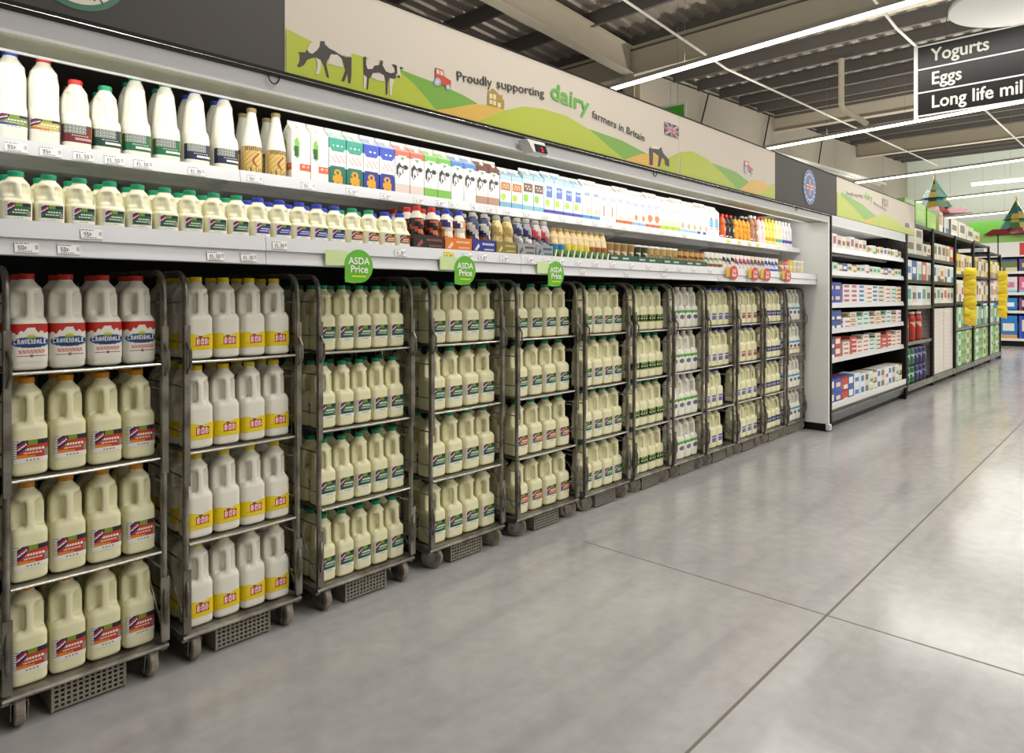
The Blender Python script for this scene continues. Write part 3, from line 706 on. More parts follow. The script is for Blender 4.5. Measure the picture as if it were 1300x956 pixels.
# cardboard display trays
def tray(x0, x1, col, accent, label, y=LOY+.016, z=ZL+.0005, d=.173, h=.066, pattern=0):
    t = thing('display_tray', label, 'display tray', (x0+.001, y, z), 0, 'cardboard display trays on the lower chilled shelf'); w = x1-x0-.002
    mb = MB(); mb.box(0, w, 0, .002, 0, h, col); mb.box(0, w, d-.002, d, 0, h*.8, col); mb.box(0, .002, 0, d, 0, h*.8, col); mb.box(w-.002, w, 0, d, 0, h*.8, col); mb.box(0, w, 0, d, 0, .002, col)
    mb.build('tray_box', INK, t); q = MB()
    if pattern == 0:
        q.plate([(w*.1, h*.25), (w*.25, h*.7), (w*.3, h*.5), (w*.18, h*.2)], -.0012, .001, accent)
        for k in range(9): q.box(w*(.42+.055*k), w*(.42+.055*k)+w*.035, -.0012, 0, h*.62, h*.78, accent)
        for k in range(6): q.box(w*(.5+.07*k), w*(.5+.07*k)+w*.045, -.0012, 0, h*.25, h*.36, accent)
    elif pattern == 1:
        k = 0
        while k*.055 < w-.03:
            a = k*.055+.008; q.plate([(a, .004), (a+.014, h*.98), (a+.024, h*.98), (a+.010, .004)], -.0012, .001, '#e9ece0'); q.plate([(a+.02, h*.3), (a+.032, h*.7), (a+.044, h*.3)], -.0014, .001, '#0c130c'); k += 1
    else:
        k = 0
        while k*.12 < w-.09:
            for m in range(7): q.box(k*.12+.02+m*.01, k*.12+.027+m*.01, -.0012, 0, h*.45, h*.7, accent)
            k += 1
    q.build('print', INK, t)
    return t
TR = [(1.915, 2.10, '#26201f', '#a4564a', 'black cardboard display tray with pinkish lettering'), (2.10, 2.275, '#e07a22', '#f0d0b8', 'orange cardboard display tray'), (2.275, 2.44, '#2b2f86', '#d8dcee', 'navy cardboard display tray with white feather mark'), (2.44, 2.595, '#8a7a34', '#d9c98a', 'olive-gold cardboard display tray'), (2.596, 2.741, '#98979a', '#4c4c54', 'plain grey cardboard display tray'), (2.742, 2.887, '#8e949e', '#3c4a6c', 'grey-blue patterned cardboard display tray')]
for a, b, c, ac, l in TR: tray(a, b, c, ac, l)
tray(2.888, 3.418, '#4e7a2c', '#e9ece0', 'long green and black patterned tray holding gold-capped bottles', pattern=1, h=.05)
for k, (a, b) in enumerate(((3.42, 3.731), (3.731, 4.042), (4.042, 4.353), (4.353, 4.664))): tray(a, b, '#17503a', '#cfe0cf', f'dark green display tray of coffee cups, {ORD[k]} of the four from left', pattern=2, h=.045)
SHOT = [('black', CAPS['red'], [(0, 1, '#1b1a1c'), (.15, .75, '#b4542f', 5), (.78, 1, '#d9cfc0')], (1.963, 2.052), 'black-sleeved red-capped'), ('orange', CAPS['blue'], [(0, 1, '#e9e2d2'), (.2, .8, '#df8a2a', 1), (.6, .8, '#3a2f6a', 2)], (2.14, 2.222), 'orange-sleeved blue-capped'),
        ('navy', CAPS['grey'], [(0, 1, '#1f2e58'), (.3, .8, '#c9c2b8', 2), (.2, .5, '#a05a34', 4)], (2.312, 2.392), 'navy-sleeved grey-capped'), ('gold', CAPS['grey'], [(0, 1, '#d8c48c'), (.3, .9, '#b89a5a', 2)], (2.479, 2.556), 'gold-sleeved grey-capped'),
        ('grey', CAPS['grey'], [(0, 1, '#8c8c94'), (.4, .9, '#2a3058', 2), (.3, .6, '#d8d4cc', 5)], (2.634, 2.703), 'grey-sleeved grey-capped'), ('redgrey', CAPS['grey'], [(0, 1, '#b8b4b4'), (.3, .9, '#c44a44', 2), (.3, .6, '#3a3c5c', 5)], (2.78, 2.849), 'red and grey sleeved')]
for key, cm, bands, xs, d in SHOT:
    for row in (0, 1, 2):
        for k, x in enumerate(xs):
            drink('milkshake_bottle', key, P_SHOT, bands, cm, x, LOY+.054+row*.0705 if row < 2 else LOY+.225, ZL+.003, f'{d} milkshake bottle, {"left" if k == 0 else "right"} one in {["front", "second", "third"][row]} row', 'milkshake bottle', 'protein milkshake bottles on the lower chilled shelf', .02)
for row in (0, 1):
    for k in range(9):
        x = 2.926+.0575*k
        key = ('slimblue', 'slimyellow', 'slimbrown')[0 if k < 2 else 1 if k < 6 else 2]; c = {'slimblue': '#2a7fae', 'slimyellow': '#e0cf4a', 'slimbrown': '#9a5a34'}[key]
        drink('coffee_drink_bottle', key, P_SLIM, [(0, 1, '#dcbf8a'), (.22, .5, c), (.55, .85, '#ead6ae', 2)], CAPS['gold'], x, LOY+.048+row*.058, ZL+.003, f'gold-capped iced coffee bottle, {ORD[k]} from left, '+('back row' if row else 'front row'), 'coffee bottle', 'gold-capped iced coffee bottles', .016)
for row in (0, 1):
    for k in range(16):
        x = 3.463+.0762*k+.006*(k//4)
        key = 'cupbrown' if k < 4 else ('cupgreen' if k < 6 else ('cuptan' if k < 11 else 'cupamber'))
        bands = {'cupbrown': [(0, 1, '#9a7a4c'), (.3, .6, '#d8cdb4', 2)], 'cupgreen': [(0, 1, '#3a3a26'), (.35, .6, '#d8e0cc', 2)], 'cuptan': [(0, 1, '#b99a62'), (.3, .55, '#3c6a4c', 2), (.3, .6, '#e0d8c0', 1)], 'cupamber': [(0, 1, '#d2a468'), (.5, .7, '#6a4a2c', 2)]}[key]
        cm = CAPS['white'] if 4 <= k < 11 else CAPS['gold'] if k < 4 else CAPS['brown']
        drink('coffee_cup', key, P_CUP, bands, cm, x, LOY+.058+row*.0765, ZL+.003, f'lidded chilled coffee cup, {ORD[k]} from left, '+('back row' if row else 'front row'), 'coffee cup', 'chilled coffee cups in green trays', .012)
CANS = [('canwhite', 4, [(0, 1, '#e9e6dc'), (.1, .3, '#8a5a34'), (.4, .7, '#7a8a6c', 2)], 'white and brown'), ('canmono', 3, [(0, 1, '#e9e6e0'), (.3, .8, '#33343a', 2)], 'white and black'), ('canrose', 4, [(0, 1, '#ece4e0'), (.2, .8, '#c25a5c', 2), (.4, .6, '#3a5a90', 5)], 'white and rose'), ('cancocoa', 4, [(0, 1, '#e6ded4'), (.2, .8, '#8a5a4c', 2), (.4, .7, '#3a7a90', 5)], 'white and cocoa'), ('canblue', 4, [(0, 1, '#e6e8ee'), (0, .25, '#3a6ac0'), (.3, .8, '#3a4a90', 2)], 'white and blue')]
x = 4.705; n = 0
for key, cnt, bands, d in CANS:
    for k in range(cnt):
        for row in (0, 1):
            drink('milk_drink_tub', key, P_CAN, bands, CAPS['white'], x, LOY+.055+row*.068, ZL, f'{d} milk drink tub on lower chilled shelf, {ORD[n]} from left, '+('back row' if row else 'front row'), 'milk drink', 'milk drink tubs on the lower chilled shelf', .006)
        x += .0715; n += 1
JAR = [('jarbrown', '#a9845a', 'brown'), ('jarpink', '#d88a94', 'red'), ('jaryellow', '#e2c86a', 'yellow'), ('jarcream', '#d9cfa6', 'white'), ('jarviolet', '#cdbfae', 'white')]
for k in range(6):
    key, c, cc = JAR[min(k, 4)] if k < 5 else ('jarcream', '#d9cfa6', 'white')
    for row in (0, 1):
        drink('dessert_tub', key, [(.036, 0), (.04, .004), (.043, .11), (.043, .115)], [(0, 1, c), (.3, .6, '#ece4d4', 2), (0, .12, '#8d8450')], CAPS[cc], 6.14+k*.092 if k else 6.125, LOY+.07+row*.092, ZL, f'tall clear {["brown", "red-lidded pink", "yellow-lidded", "cream", "pale", "rightmost cream"][k]} tub by the white end panel, '+('back row' if row else 'front row'), 'dessert tub', 'clear tubs by the end panel', .012)
P_JUICE = [(.026, 0), (.031, .004), (.032, .11), (.026, .125), (.03, .15), (.024, .175), (.014, .195), (.013, .205)]
UPJ = [('jorange', 'red', '#d8622c', 1, 'orange'), ('jcola', 'red', '#2a201e', 2, 'dark red-capped'), ('jmango', 'black', '#e2a01e', 4, 'amber'), ('jchoc', 'white', '#a9755a', 2, 'chocolate brown'), ('jstraw', 'red', '#ecd6d6', 2, 'pink'), ('jban', 'yellow', '#efdc6a', 3, 'yellow'), ('jvan', 'white', '#efe8b8', 2, 'vanilla cream'), ('jplain', 'white', '#ded8dc', 3, 'pale lilac')]
x = 5.30; n = 0
for key, cc, c, cnt, d in UPJ:
    for k in range(cnt):
        for row in (0, 1):
            drink('flavoured_milk_bottle', key, [(r*1.08, z*(1.12 if key[1] in 'csbvp' and key != 'jcola' else .95)) for r, z in P_JUICE], [(0, 1, c), (.15, .5, '#f0e8dc' if key not in ('jmango',) else '#c8641e', 2), (.2, .3, {'jplain': '#5a4aa8', 'jvan': '#5ab0a8', 'jban': '#d8a81e'}.get(key, c))], CAPS[cc], x, UPY+.055+row*.08, ZU, f'{d} flavoured milk bottle on top chilled shelf, {ordn(n)} of its row, '+('behind' if row else 'front'), 'flavoured milk', 'flavoured milk bottles on the top chilled shelf', .022)
        x += .079; n += 1

# shelf-edge signs
def roundel(x, z, r, label, kind='green'):
    t = thing('shelf_edge_sign', label, 'shelf sign', (x, LOY-.018, z), 0, 'green round shelf signs' if kind == 'green' else 'red oval shelf signs'); mb = MB()
    if kind == 'green':
        pts = [(r*math.cos(a), r*math.sin(a)) for a in [math.radians(-100+k*10) for k in range(28)]]+[(-r*.98, -r*.1), (-r*.98, -r*.95), (-r*.3, -r*1.03)]
        mb.plate(pts, 0, .0015, '#63b62a'); mb.build('sign_plate', INK, t); q = MB()
        text_mesh(q, 'ASDA', r*.58, (0, -.0012, r*.12), '#f2f4ea', center=True, bold=.0009); text_mesh(q, 'Price', r*.62, (0, -.0012, -r*.38), '#f2f4ea', center=True, bold=.0009)
        q.box(-r*.5, r*.5, -.0012, 0, -r*.66, -r*.56, '#d9e02c'); q.build('lettering', INK, t)
        MB().box(-r-.085, -r*.8, .002, .004, r*.0, r*.9, '#cfe3a8').build('ticket_holder', INK, t)
    else:
        pts = [(r*1.25*math.cos(a*PI/14), r*math.sin(a*PI/14)) for a in range(28)]
        mb.plate(pts, 0, .0015, '#d9341f'); mb.build('sign_plate', INK, t); q = MB()
        text_mesh(q, 'Roll', r*.72, (0, -.0012, r*.05), '#f6ece6', center=True, bold=.0008); text_mesh(q, 'Back', r*.72, (0, -.0012, -r*.52), '#f6ece6', center=True, bold=.0008); q.build('lettering', INK, t)
        MB().box(-r*2.4, -r*.9, .002, .004, -r*.6, r*.75, '#d8b02c').build('ticket_holder', INK, t)
    return t
for k, x in enumerate((1.607, 2.197, 2.87)): roundel(x, 1.425, .068, f'{["left", "middle", "right"][k]} one of three green round price signs on the shelf edge')
for k, x in enumerate((5.04, 5.43, 5.67, 6.12)): roundel(x, 1.487, .055, f'{ORD[k]} red oval price sign from the left on the shelf edge', 'red')

# ------------------------------------------------------------------ header boards
HB0, HB1 = 2.104, 2.50
def board(name, x0, x1, m, label, z0=HB0, z1=HB1):
    t = thing(name, label, 'header board', (0, 0, 0), 0, None)
    bevel(MB().box(x0+.001, x1-.001, 2.276, 2.30, z0+.004, z1).build('board', m, t), .002)
    MB().box(x0, x1, 2.272, 2.304, z1, z1+.006).build('top_edge', M_BLACK, t)
    return t
b0 = board('header_board', FX0, 1.236, M_BOARD, 'plain charcoal header board with green-rimmed badge at upper left')
mb = MB(); cxb, czb, rb = .585, 2.27, .136
mb.plate([(cxb+rb*1.0*math.cos(a*PI/24), czb+rb*math.sin(a*PI/24)) for a in range(48)], 2.2745, .0015, '#1f6b50'); mb.plate([(cxb+rb*.87*math.cos(a*PI/24), czb+rb*.87*math.sin(a*PI/24)) for a in range(48)], 2.2735, .0015, '#e6dccb')
bd = mb.build('badge', INK, b0); mb = MB(); text_mesh(mb, 'SUPER', .05, (cxb, 2.273, 2.172), '#2c5a48', center=True); mb.build('lettering', INK, bd)
b1 = board('header_board', 1.236, 4.053, M_CREAM, 'long cream header board with painted hills, cows and dairy farmers slogan')
b2 = board('header_board', 4.053, 5.639, M_CREAM, 'shorter cream header board with hills right of the flag')
b3 = board('header_board', 5.639, 7.164, M_BOARD, 'charcoal header board with round blue rosette')
b4 = board('header_board', 7.164, 10.25, M_CREAM, 'far cream header board above the second fridge')
LIME, GRN, YEL = '#b3bf2e', '#74a83a', '#ddb24a'
def hill(mb, pts, ink, lay, base=True, zb=HB0+.005, dx=0, sx=1., flat=None):
    P = [survey(x, y) for x, y in pts] if flat is None else flat
    if base: P = [(P[0][0], zb)]+[(x, max(z, zb)) for x, z in P]+[(P[-1][0], zb)]
    mb.plate(P, 2.2765-.0007*lay-.0008, .0006, ink)
a1 = MB()
hill(a1, [(505, 86), (530, 96), (560, 107), (590, 121), (607, 131), (590, 140), (570, 146)], GRN, 1)
hill(a1, [(550, 142), (575, 137), (600, 132), (625, 133), (640, 138), (652, 160)], YEL, 2)
hill(a1, [(364, 36), (400, 54), (440, 65), (480, 77), (505, 88), (525, 105), (540, 122), (556, 146)], LIME, 3)
hill(a1, [(750, 164), (790, 178), (822, 195), (810, 206)], GRN, 1)
hill(a1, [(792, 206), (815, 195), (840, 196), (855, 210)], YEL, 2)
hill(a1, [(606, 156), (625, 146), (640, 140), (665, 135), (690, 138), (720, 147), (750, 165), (775, 187), (796, 208)], LIME, 3)
hill(a1, [(832, 218), (850, 200), (862, 194)], LIME, 3)
a1.build('painted_hills', INK, b1)
a2 = MB()
hill(a2, [(905, 207), (935, 218), (952, 231), (960, 242)], GRN, 1); hill(a2, [(938, 243), (957, 228), (972, 231), (980, 242)], YEL, 2)
hill(a2, [(864, 193), (880, 192), (900, 203), (920, 222), (938, 245)], LIME, 3); hill(a2, [(965, 250), (975, 238), (984, 233)], LIME, 3)
a2.build('painted_hills', INK, b2)
a4 = MB()
hill(a4, None, GRN, 1, flat=[(7.3, 2.36), (8.0, 2.30), (8.5, 2.22), (8.6, 2.13)]); hill(a4, None, YEL, 2, flat=[(8.0, 2.13), (8.4, 2.2), (8.8, 2.25), (9.0, 2.2)])
hill(a4, None, LIME, 3, flat=[(7.17, 2.35), (7.4, 2.30), (7.7, 2.24), (8.1, 2.13)]); hill(a4, None, LIME, 3, flat=[(8.3, 2.15), (8.6, 2.24), (8.9, 2.27), (9.3, 2.24), (9.8, 2.17), (10.24, 2.15)])
a4.build('painted_hills', INK, b4)
YT = 2.2725
def crop(o, s, pts): return [survey(o[0]+x/s, o[1]+y/s) for x, y in pts]
def pl(mb, P, ink, lay=0): mb.plate(P, YT-.0006*lay, .0006, ink)
C3 = lambda pts: crop((360, 40), 8.125, pts)
cw = MB(); K, W_ = '#3a3330', '#d9cec4'
pl(cw, C3([(145, 350), (165, 370), (215, 345), (250, 290), (300, 270), (350, 265), (390, 300), (420, 350), (450, 470), (475, 475), (445, 340), (450, 300), (475, 270), (490, 230), (560, 235), (600, 270), (625, 330), (640, 400), (600, 510), (630, 515), (665, 430), (670, 530), (695, 535), (705, 440), (705, 265), (640, 265), (590, 240), (540, 205), (470, 170), (430, 130), (430, 100), (380, 95), (375, 150), (350, 190), (300, 230), (260, 215), (245, 185), (225, 215), (190, 210), (150, 215), (175, 235), (170, 310)]), K, 0)
for p in ([(250, 185), (270, 130), (330, 85), (380, 95), (375, 150), (350, 190), (300, 230), (265, 215)], [(455, 330), (490, 235), (560, 240), (600, 280), (620, 375), (520, 345)], [(440, 130), (520, 130), (700, 200), (705, 260), (600, 245), (530, 200), (470, 170)], [(330, 270), (385, 290), (390, 360), (370, 435), (330, 435), (350, 370), (350, 310)]): pl(cw, C3(p), W_, 1)
cw.build('painted_cow', INK, b1)
cw = MB()
pl(cw, C3([(825, 270), (850, 250), (860, 290), (855, 340), (870, 385), (920, 385), (940, 350), (985, 345), (1005, 310), (985, 295), (1030, 300), (1025, 345), (1060, 410), (1110, 430), (1150, 420), (1165, 470), (1145, 490), (1095, 480), (1080, 530), (1075, 650), (1060, 650), (1055, 520), (1040, 450), (990, 420), (930, 425), (900, 470), (885, 490), (875, 600), (862, 598), (865, 470), (830, 440)]), K, 0)
for p in ([(855, 290), (900, 270), (985, 295), (985, 345), (940, 350), (920, 385), (870, 385), (855, 340)], [(1030, 310), (1130, 340), (1150, 420), (1110, 430), (1060, 410), (1025, 345)], [(920, 430), (990, 425), (1040, 455), (1050, 515), (980, 505), (910, 470)], [(830, 445), (862, 470), (850, 585), (830, 585)], [(1100, 480), (1145, 490), (1125, 570), (1120, 655), (1100, 655), (1095, 560)], [(1168, 340), (1203, 345), (1212, 470), (1185, 480), (1168, 450)]): pl(cw, C3(p), W_, 1)
for p in ([(1120, 335), (1165, 345), (1165, 368), (1130, 360)], [(1205, 360), (1240, 375), (1225, 390), (1200, 382)], [(1178, 450), (1205, 452), (1200, 478), (1182, 476)], [(1150, 360), (1172, 352), (1176, 440), (1150, 430)]): pl(cw, C3(p), K, 2)
cw.build('painted_cow', INK, b1)
cw = MB()       # grazing cow at the right end
pl(cw, crop((600, 0), 3.939, [(886, 740), (935, 745), (945, 735), (955, 765), (985, 800), (985, 835), (965, 825), (962, 800), (950, 785), (938, 835), (928, 832), (934, 780), (905, 755), (903, 825), (888, 825)]), K, 0); pl(cw, crop((600, 0), 3.939, [(892, 728), (935, 735), (932, 746), (896, 742)]), '#e6ddd4', 1)
cw.build('painted_cow', INK, b1)
tr_ = MB(); C2 = lambda pts: crop((500, 60), 6.5, pts)
pl(tr_, C2([(345, 165), (415, 190), (420, 240), (475, 275), (475, 335), (345, 290)]), '#c9492e', 0); pl(tr_, C2([(355, 180), (378, 188), (380, 225), (357, 215)]), '#d9cfc2', 1); pl(tr_, C2([(386, 190), (407, 198), (412, 235), (388, 228)]), '#d9cfc2', 1)
for cxx, cyy, rr_ in ((362, 285, 30), (450, 330, 20)):
    pl(tr_, C2([(cxx+rr_*math.cos(a*PI/8), cyy+rr_*1.15*math.sin(a*PI/8)) for a in range(16)]), '#9db4dc', 1); pl(tr_, C2([(cxx+rr_*.5*math.cos(a*PI/8), cyy+rr_*.6*math.sin(a*PI/8)) for a in range(16)]), '#d9cfc2', 2)
tr_.build('painted_tractor', INK, b1)
hs = MB(); pl(hs, C2([(778, 370), (822, 338), (885, 400), (890, 390), (900, 395), (900, 425), (915, 440), (915, 505), (780, 475)]), '#a98c3e', 0)
for p in ([(793, 380), (815, 385), (815, 425), (793, 420)], [(822, 385), (845, 392), (845, 432), (822, 427)], [(793, 432), (815, 437), (815, 470), (793, 465)], [(822, 440), (845, 445), (845, 480), (822, 475)], [(860, 455), (885, 462), (885, 500), (860, 493)]): pl(hs, C2(p), '#e6d7ae', 1)
hs.build('painted_house', INK, b1)
def flag(x0, x1, z0, z1, par):
    q = MB(); X = lambda u: x0+(x1-x0)*u; Z = lambda v: z0+(z1-z0)*v
    q.plate([(x0, z0), (x1, z0), (x1, z1), (x0, z1)], YT, .0006, '#2b2f62')
    for a, b in (((0, 0), (1, 1)), ((0, 1), (1, 0))):
        s = 1 if b[1] > a[1] else -1
        for wd, c, L in ((.09, '#e2d8d0', 1), (.035, '#b4283a', 2)):
            q.plate([(X(0), Z(a[1]+s*wd)), (X(0), Z(a[1])), (X(wd), Z(a[1])), (X(1), Z(b[1]-s*wd)), (X(1), Z(b[1])), (X(1-wd), Z(b[1]))], YT-.0005*L, .0005, c)
    for wd, c, L in ((.17, '#e2d8d0', 3), (.1, '#b4283a', 4)):
        q.plate([(X(.5-wd/2*.7), z0), (X(.5+wd/2*.7), z0), (X(.5+wd/2*.7), z1), (X(.5-wd/2*.7), z1)], YT-.0005*L, .0005, c); q.plate([(x0, Z(.5-wd/2)), (x1, Z(.5-wd/2)), (x1, Z(.5+wd/2)), (x0, Z(.5+wd/2))], YT-.0005*L-.0002, .0005, c)
    return q.build('painted_flag', INK, par)
flag(3.865, 4.045, 2.345, 2.425, b1)
DKT = '#3d3836'
q = MB()
def fit(mb, s, x0, x1, z0, z1, cap, ink, bold=.0006):
    vs, _ = text_verts(s, 1.); w = max(v[0] for v in vs); size = cap/.72; L = math.hypot(x1-x0, z1-z0)
    text_mesh(mb, s, size, (x0, YT, z0), ink, math.atan2(z1-z0, x1-x0), L/(w*size), bold)
fit(q, 'Proudly', 2.068, 2.295, 2.272, 2.293, .043, DKT); fit(q, 'supporting', 2.325, 2.675, 2.297, 2.325, .043, DKT)
fit(q, 'farmers in Britain', 3.085, 3.625, 2.302, 2.256, .043, DKT); q.build('lettering', INK, b1)
q = MB(); fit(q, 'dairy', 2.72, 3.055, 2.333, 2.315, .088, '#5cae34', .0028); q.build('green_lettering', INK, b1)
tr2 = MB(); tp = [(5.04, 2.345), (5.12, 2.35), (5.13, 2.32), (5.2, 2.30), (5.2, 2.27), (5.04, 2.275)]; tr2.plate(tp, YT, .0006, '#b5563e'); 
for cxx, czz, r_ in ((5.075, 2.28, .03), (5.18, 2.272, .02)): tr2.plate([(cxx+r_*math.cos(a*PI/8), czz+r_*math.sin(a*PI/8)) for a in range(16)], YT-.0007, .0006, '#9db4dc')
tr2.plate([(5.055, 2.315), (5.105, 2.318), (5.105, 2.34), (5.055, 2.337)], YT-.0007, .0006, '#d9cfc2'); tr2.build('painted_tractor', INK, b2)
q = MB(); fit(q, 'Proudly supporting', 7.45, 8.0, 2.345, 2.375, .04, '#9d988e', .0003); fit(q, 'farmers in Britain', 8.4, 8.9, 2.345, 2.31, .04, '#9d988e', .0003); fit(q, 'dairy', 8.05, 8.35, 2.38, 2.37, .07, '#8dbf5a', .002); q.build('lettering', INK, b4)
flag(8.75, 8.98, 2.37, 2.45, b4)
cw = MB(); cw.plate([(9.75, 2.19), (9.95, 2.19), (9.95, 2.24), (9.9, 2.25), (9.76, 2.24)], YT, .0006, K); cw.plate([(10.02, 2.18), (10.12, 2.18), (10.12, 2.23), (10.03, 2.235)], YT, .0006, W_); cw.build('painted_cow', INK, b4)
# rosette
q = MB(); cr = (6.415, 2.302)
for r_, c, L in ((.158, '#5f78b4', 0), (.148, '#2d4a92', 1), (.122, '#b9c4dc', 2), (.112, '#34529a', 3)):
    q.plate([(cr[0]+r_*math.cos(a*PI/20), cr[1]+r_*math.sin(a*PI/20)) for a in range(40)], YT-.0005*L, .0005, c)
for k in range(18):
    a = k*PI/9+.1; q.plate([(cr[0]+.135*math.cos(a)+dx, cr[1]+.135*math.sin(a)+dz) for dx, dz in ((-.006, -.006), (.006, -.006), (.006, .006), (-.006, .006))], YT-.0016, .0005, '#d5dbe8')
q.plate([(cr[0]-.085, cr[1]-.02), (cr[0]+.085, cr[1]-.02), (cr[0]+.085, cr[1]+.02), (cr[0]-.085, cr[1]+.02)], YT-.0026, .0005, '#e2d8d0'); q.plate([(cr[0]-.022, cr[1]-.075), (cr[0]+.022, cr[1]-.075), (cr[0]+.022, cr[1]+.075), (cr[0]-.022, cr[1]+.075)], YT-.0026, .0005, '#e2d8d0')
q.plate([(cr[0]-.085, cr[1]-.011), (cr[0]+.085, cr[1]-.011), (cr[0]+.085, cr[1]+.011), (cr[0]-.085, cr[1]+.011)], YT-.0032, .0005, '#c2553c'); q.plate([(cr[0]-.013, cr[1]-.075), (cr[0]+.013, cr[1]-.075), (cr[0]+.013, cr[1]+.075), (cr[0]-.013, cr[1]+.075)], YT-.0034, .0005, '#c2553c')
q.build('rosette', INK, b3)

# temperature display and cable loops hanging on the fascia
t = thing('temperature_display', 'small white box with dark screen and red digits under the header', 'display', (2.53, 2.196, 2.02))
bevel(MB().add([(-.075, 0, .045), (.06, 0, .045), (.06, .06, .045), (-.075, .06, .045), (-.045, -.02, -.02), (.06, -.02, -.02), (.06, .05, -.02), (-.045, .05, -.02)], [(0, 1, 2, 3), (7, 6, 5, 4), (0, 4, 5, 1), (1, 5, 6, 2), (2, 6, 7, 3), (3, 7, 4, 0)]).build('case', M_WHITE, t), .004)
MB().add([(-.03, -.0225, -.014), (.056, -.0225, -.014), (.056, -.0085, .026), (-.03, -.0085, .026), (-.03, -.0155, -.014), (.056, -.0155, -.014), (.056, -.0015, .026), (-.03, -.0015, .026)], [(0, 1, 2, 3), (7, 6, 5, 4), (0, 4, 5, 1), (1, 5, 6, 2), (2, 6, 7, 3), (3, 7, 4, 0)]).build('screen', M_BLACK, t)
q = MB(); vs, fs = text_verts('2', .03)
q.add([(x+.008, -.0236+y*.35-z, -.009+y) for x, y, z in vs], fs); q.build('digits', mat('red_led_digits', '#ff2030', .5, emit='#ff1c2c', es=2.5), t)
for k, x in enumerate((1.185, 3.72, 6.05)):
    mb = MB(); mb.tube([(x+.022*math.cos(a*PI/10)*(1 if a else 1), 2.255, 2.085-.034*math.sin(a*PI/10)) for a in range(11)], .0025, 6); 
    tag(mb.build('cable_loop', M_BLACK), f'small dark cable loop hanging below the header trim, {["leftmost", "middle", "rightmost"][k]} of three', 'cable loop', 'cable loops under the header')

# ------------------------------------------------------------------ floor and shell
def floor_material():
    m = bpy.data.materials.new('polished_concrete'); m.use_nodes = True; nt = m.node_tree; N = nt.nodes; L = nt.links; b = N['Principled BSDF']
    tc = N.new('ShaderNodeTexCoord'); mp = N.new('ShaderNodeMapping'); L.new(tc.outputs['Object'], mp.inputs['Vector'])
    n1 = N.new('ShaderNodeTexNoise'); n1.inputs['Scale'].default_value = .9; n1.inputs['Detail'].default_value = 6
    n2 = N.new('ShaderNodeTexNoise'); n2.inputs['Scale'].default_value = 14; n2.inputs['Detail'].default_value = 6
    for n in (n1, n2): L.new(mp.outputs[0], n.inputs['Vector'])
    c = N.new('ShaderNodeValToRGB'); c.color_ramp.elements[0].position = .32; c.color_ramp.elements[0].color = (*S('#969497'), 1); c.color_ramp.elements[1].position = .7; c.color_ramp.elements[1].color = (*S('#b2b0ae'), 1)
    ad = N.new('ShaderNodeMath'); ad.operation = 'MULTIPLY_ADD'; ad.inputs[1].default_value = .35; L.new(n2.outputs['Fac'], ad.inputs[0]); 
    sb = N.new('ShaderNodeMath'); sb.operation = 'MULTIPLY'; sb.inputs[1].default_value = .68; L.new(n1.outputs['Fac'], sb.inputs[0]); L.new(sb.outputs[0], ad.inputs[2])
    L.new(ad.outputs[0], c.inputs[0])
    mp2 = N.new('ShaderNodeMapping'); mp2.inputs['Scale'].default_value = (.35, 3.2, 1); mp2.inputs['Rotation'].default_value = (0, 0, .9); L.new(tc.outputs['Object'], mp2.inputs['Vector'])
    n3 = N.new('ShaderNodeTexNoise'); n3.inputs['Scale'].default_value = 2.2; n3.inputs['Detail'].default_value = 6; L.new(mp2.outputs[0], n3.inputs['Vector'])
    r3 = N.new('ShaderNodeMapRange'); r3.inputs['From Min'].default_value = .5; r3.inputs['From Max'].default_value = .75; r3.inputs['To Max'].default_value = .3; L.new(n3.outputs['Fac'], r3.inputs['Value'])
    mx = N.new('ShaderNodeMix'); mx.data_type = 'RGBA'; mx.inputs[7].default_value = (*S('#6c6a68'), 1); L.new(r3.outputs[0], mx.inputs[0]); L.new(c.outputs[0], mx.inputs[6])
    L.new(mx.outputs[2], b.inputs['Base Color'])
    rr2 = N.new('ShaderNodeMapRange'); rr2.inputs['To Min'].default_value = .1; rr2.inputs['To Max'].default_value = .24; L.new(n2.outputs['Fac'], rr2.inputs['Value']); L.new(rr2.outputs[0], b.inputs['Roughness'])
    bp = N.new('ShaderNodeBump'); bp.inputs['Strength'].default_value = .06; bp.inputs['Distance'].default_value = .02
    n4 = N.new('ShaderNodeTexNoise'); n4.inputs['Scale'].default_value = 5; n4.inputs['Detail'].default_value = 3; L.new(mp.outputs[0], n4.inputs['Vector']); L.new(n4.outputs['Fac'], bp.inputs['Height']); L.new(bp.outputs[0], b.inputs['Normal'])
    b.inputs['Specular IOR Level'].default_value = .55; b.inputs['Coat Weight'].default_value = .0; b.inputs['Coat Roughness'].default_value = .08
    return m
struct('floor', MB().box(-8, 40, -10, 18, -.1, 0), floor_material())
M_JOINT = mat('floor_joint_filler', '#6b675c', .7)
k = 1
for y in (.965, -3.1, -7.2):
    struct(f'trim_{k}', MB().box(-8, 40, y-.005, y+.005, -.01, .0006), M_JOINT); k += 1
for x in (2.915, 9.2, 15.5, 21.8, -3.4):
    struct(f'trim_{k}', MB().box(x-.004, x+.004, -10, 2.2, -.01, .0005), M_JOINT); k += 1
struct('wall_back', MB().box(-8, 12.9, 17.5, 17.7, 0, 8.5), M_WALL)
struct('wall_left', MB().box(-8.2, -8, -10, 18, 0, 8.5), M_WALL)
struct('wall_right', MB().box(-8, 40, -10.2, -10, 0, 8.5), M_WALL)
struct('wall_far', MB().box(36, 36.2, -10, 18, 0, 9), mat('pale_far_wall', '#dbe6dc', .7))
struct('wall_partition', MB().plate([(12.6, 0), (36, 0), (36, 7.5), (12.6, 6.33)], 8.3, .15), M_WALL)
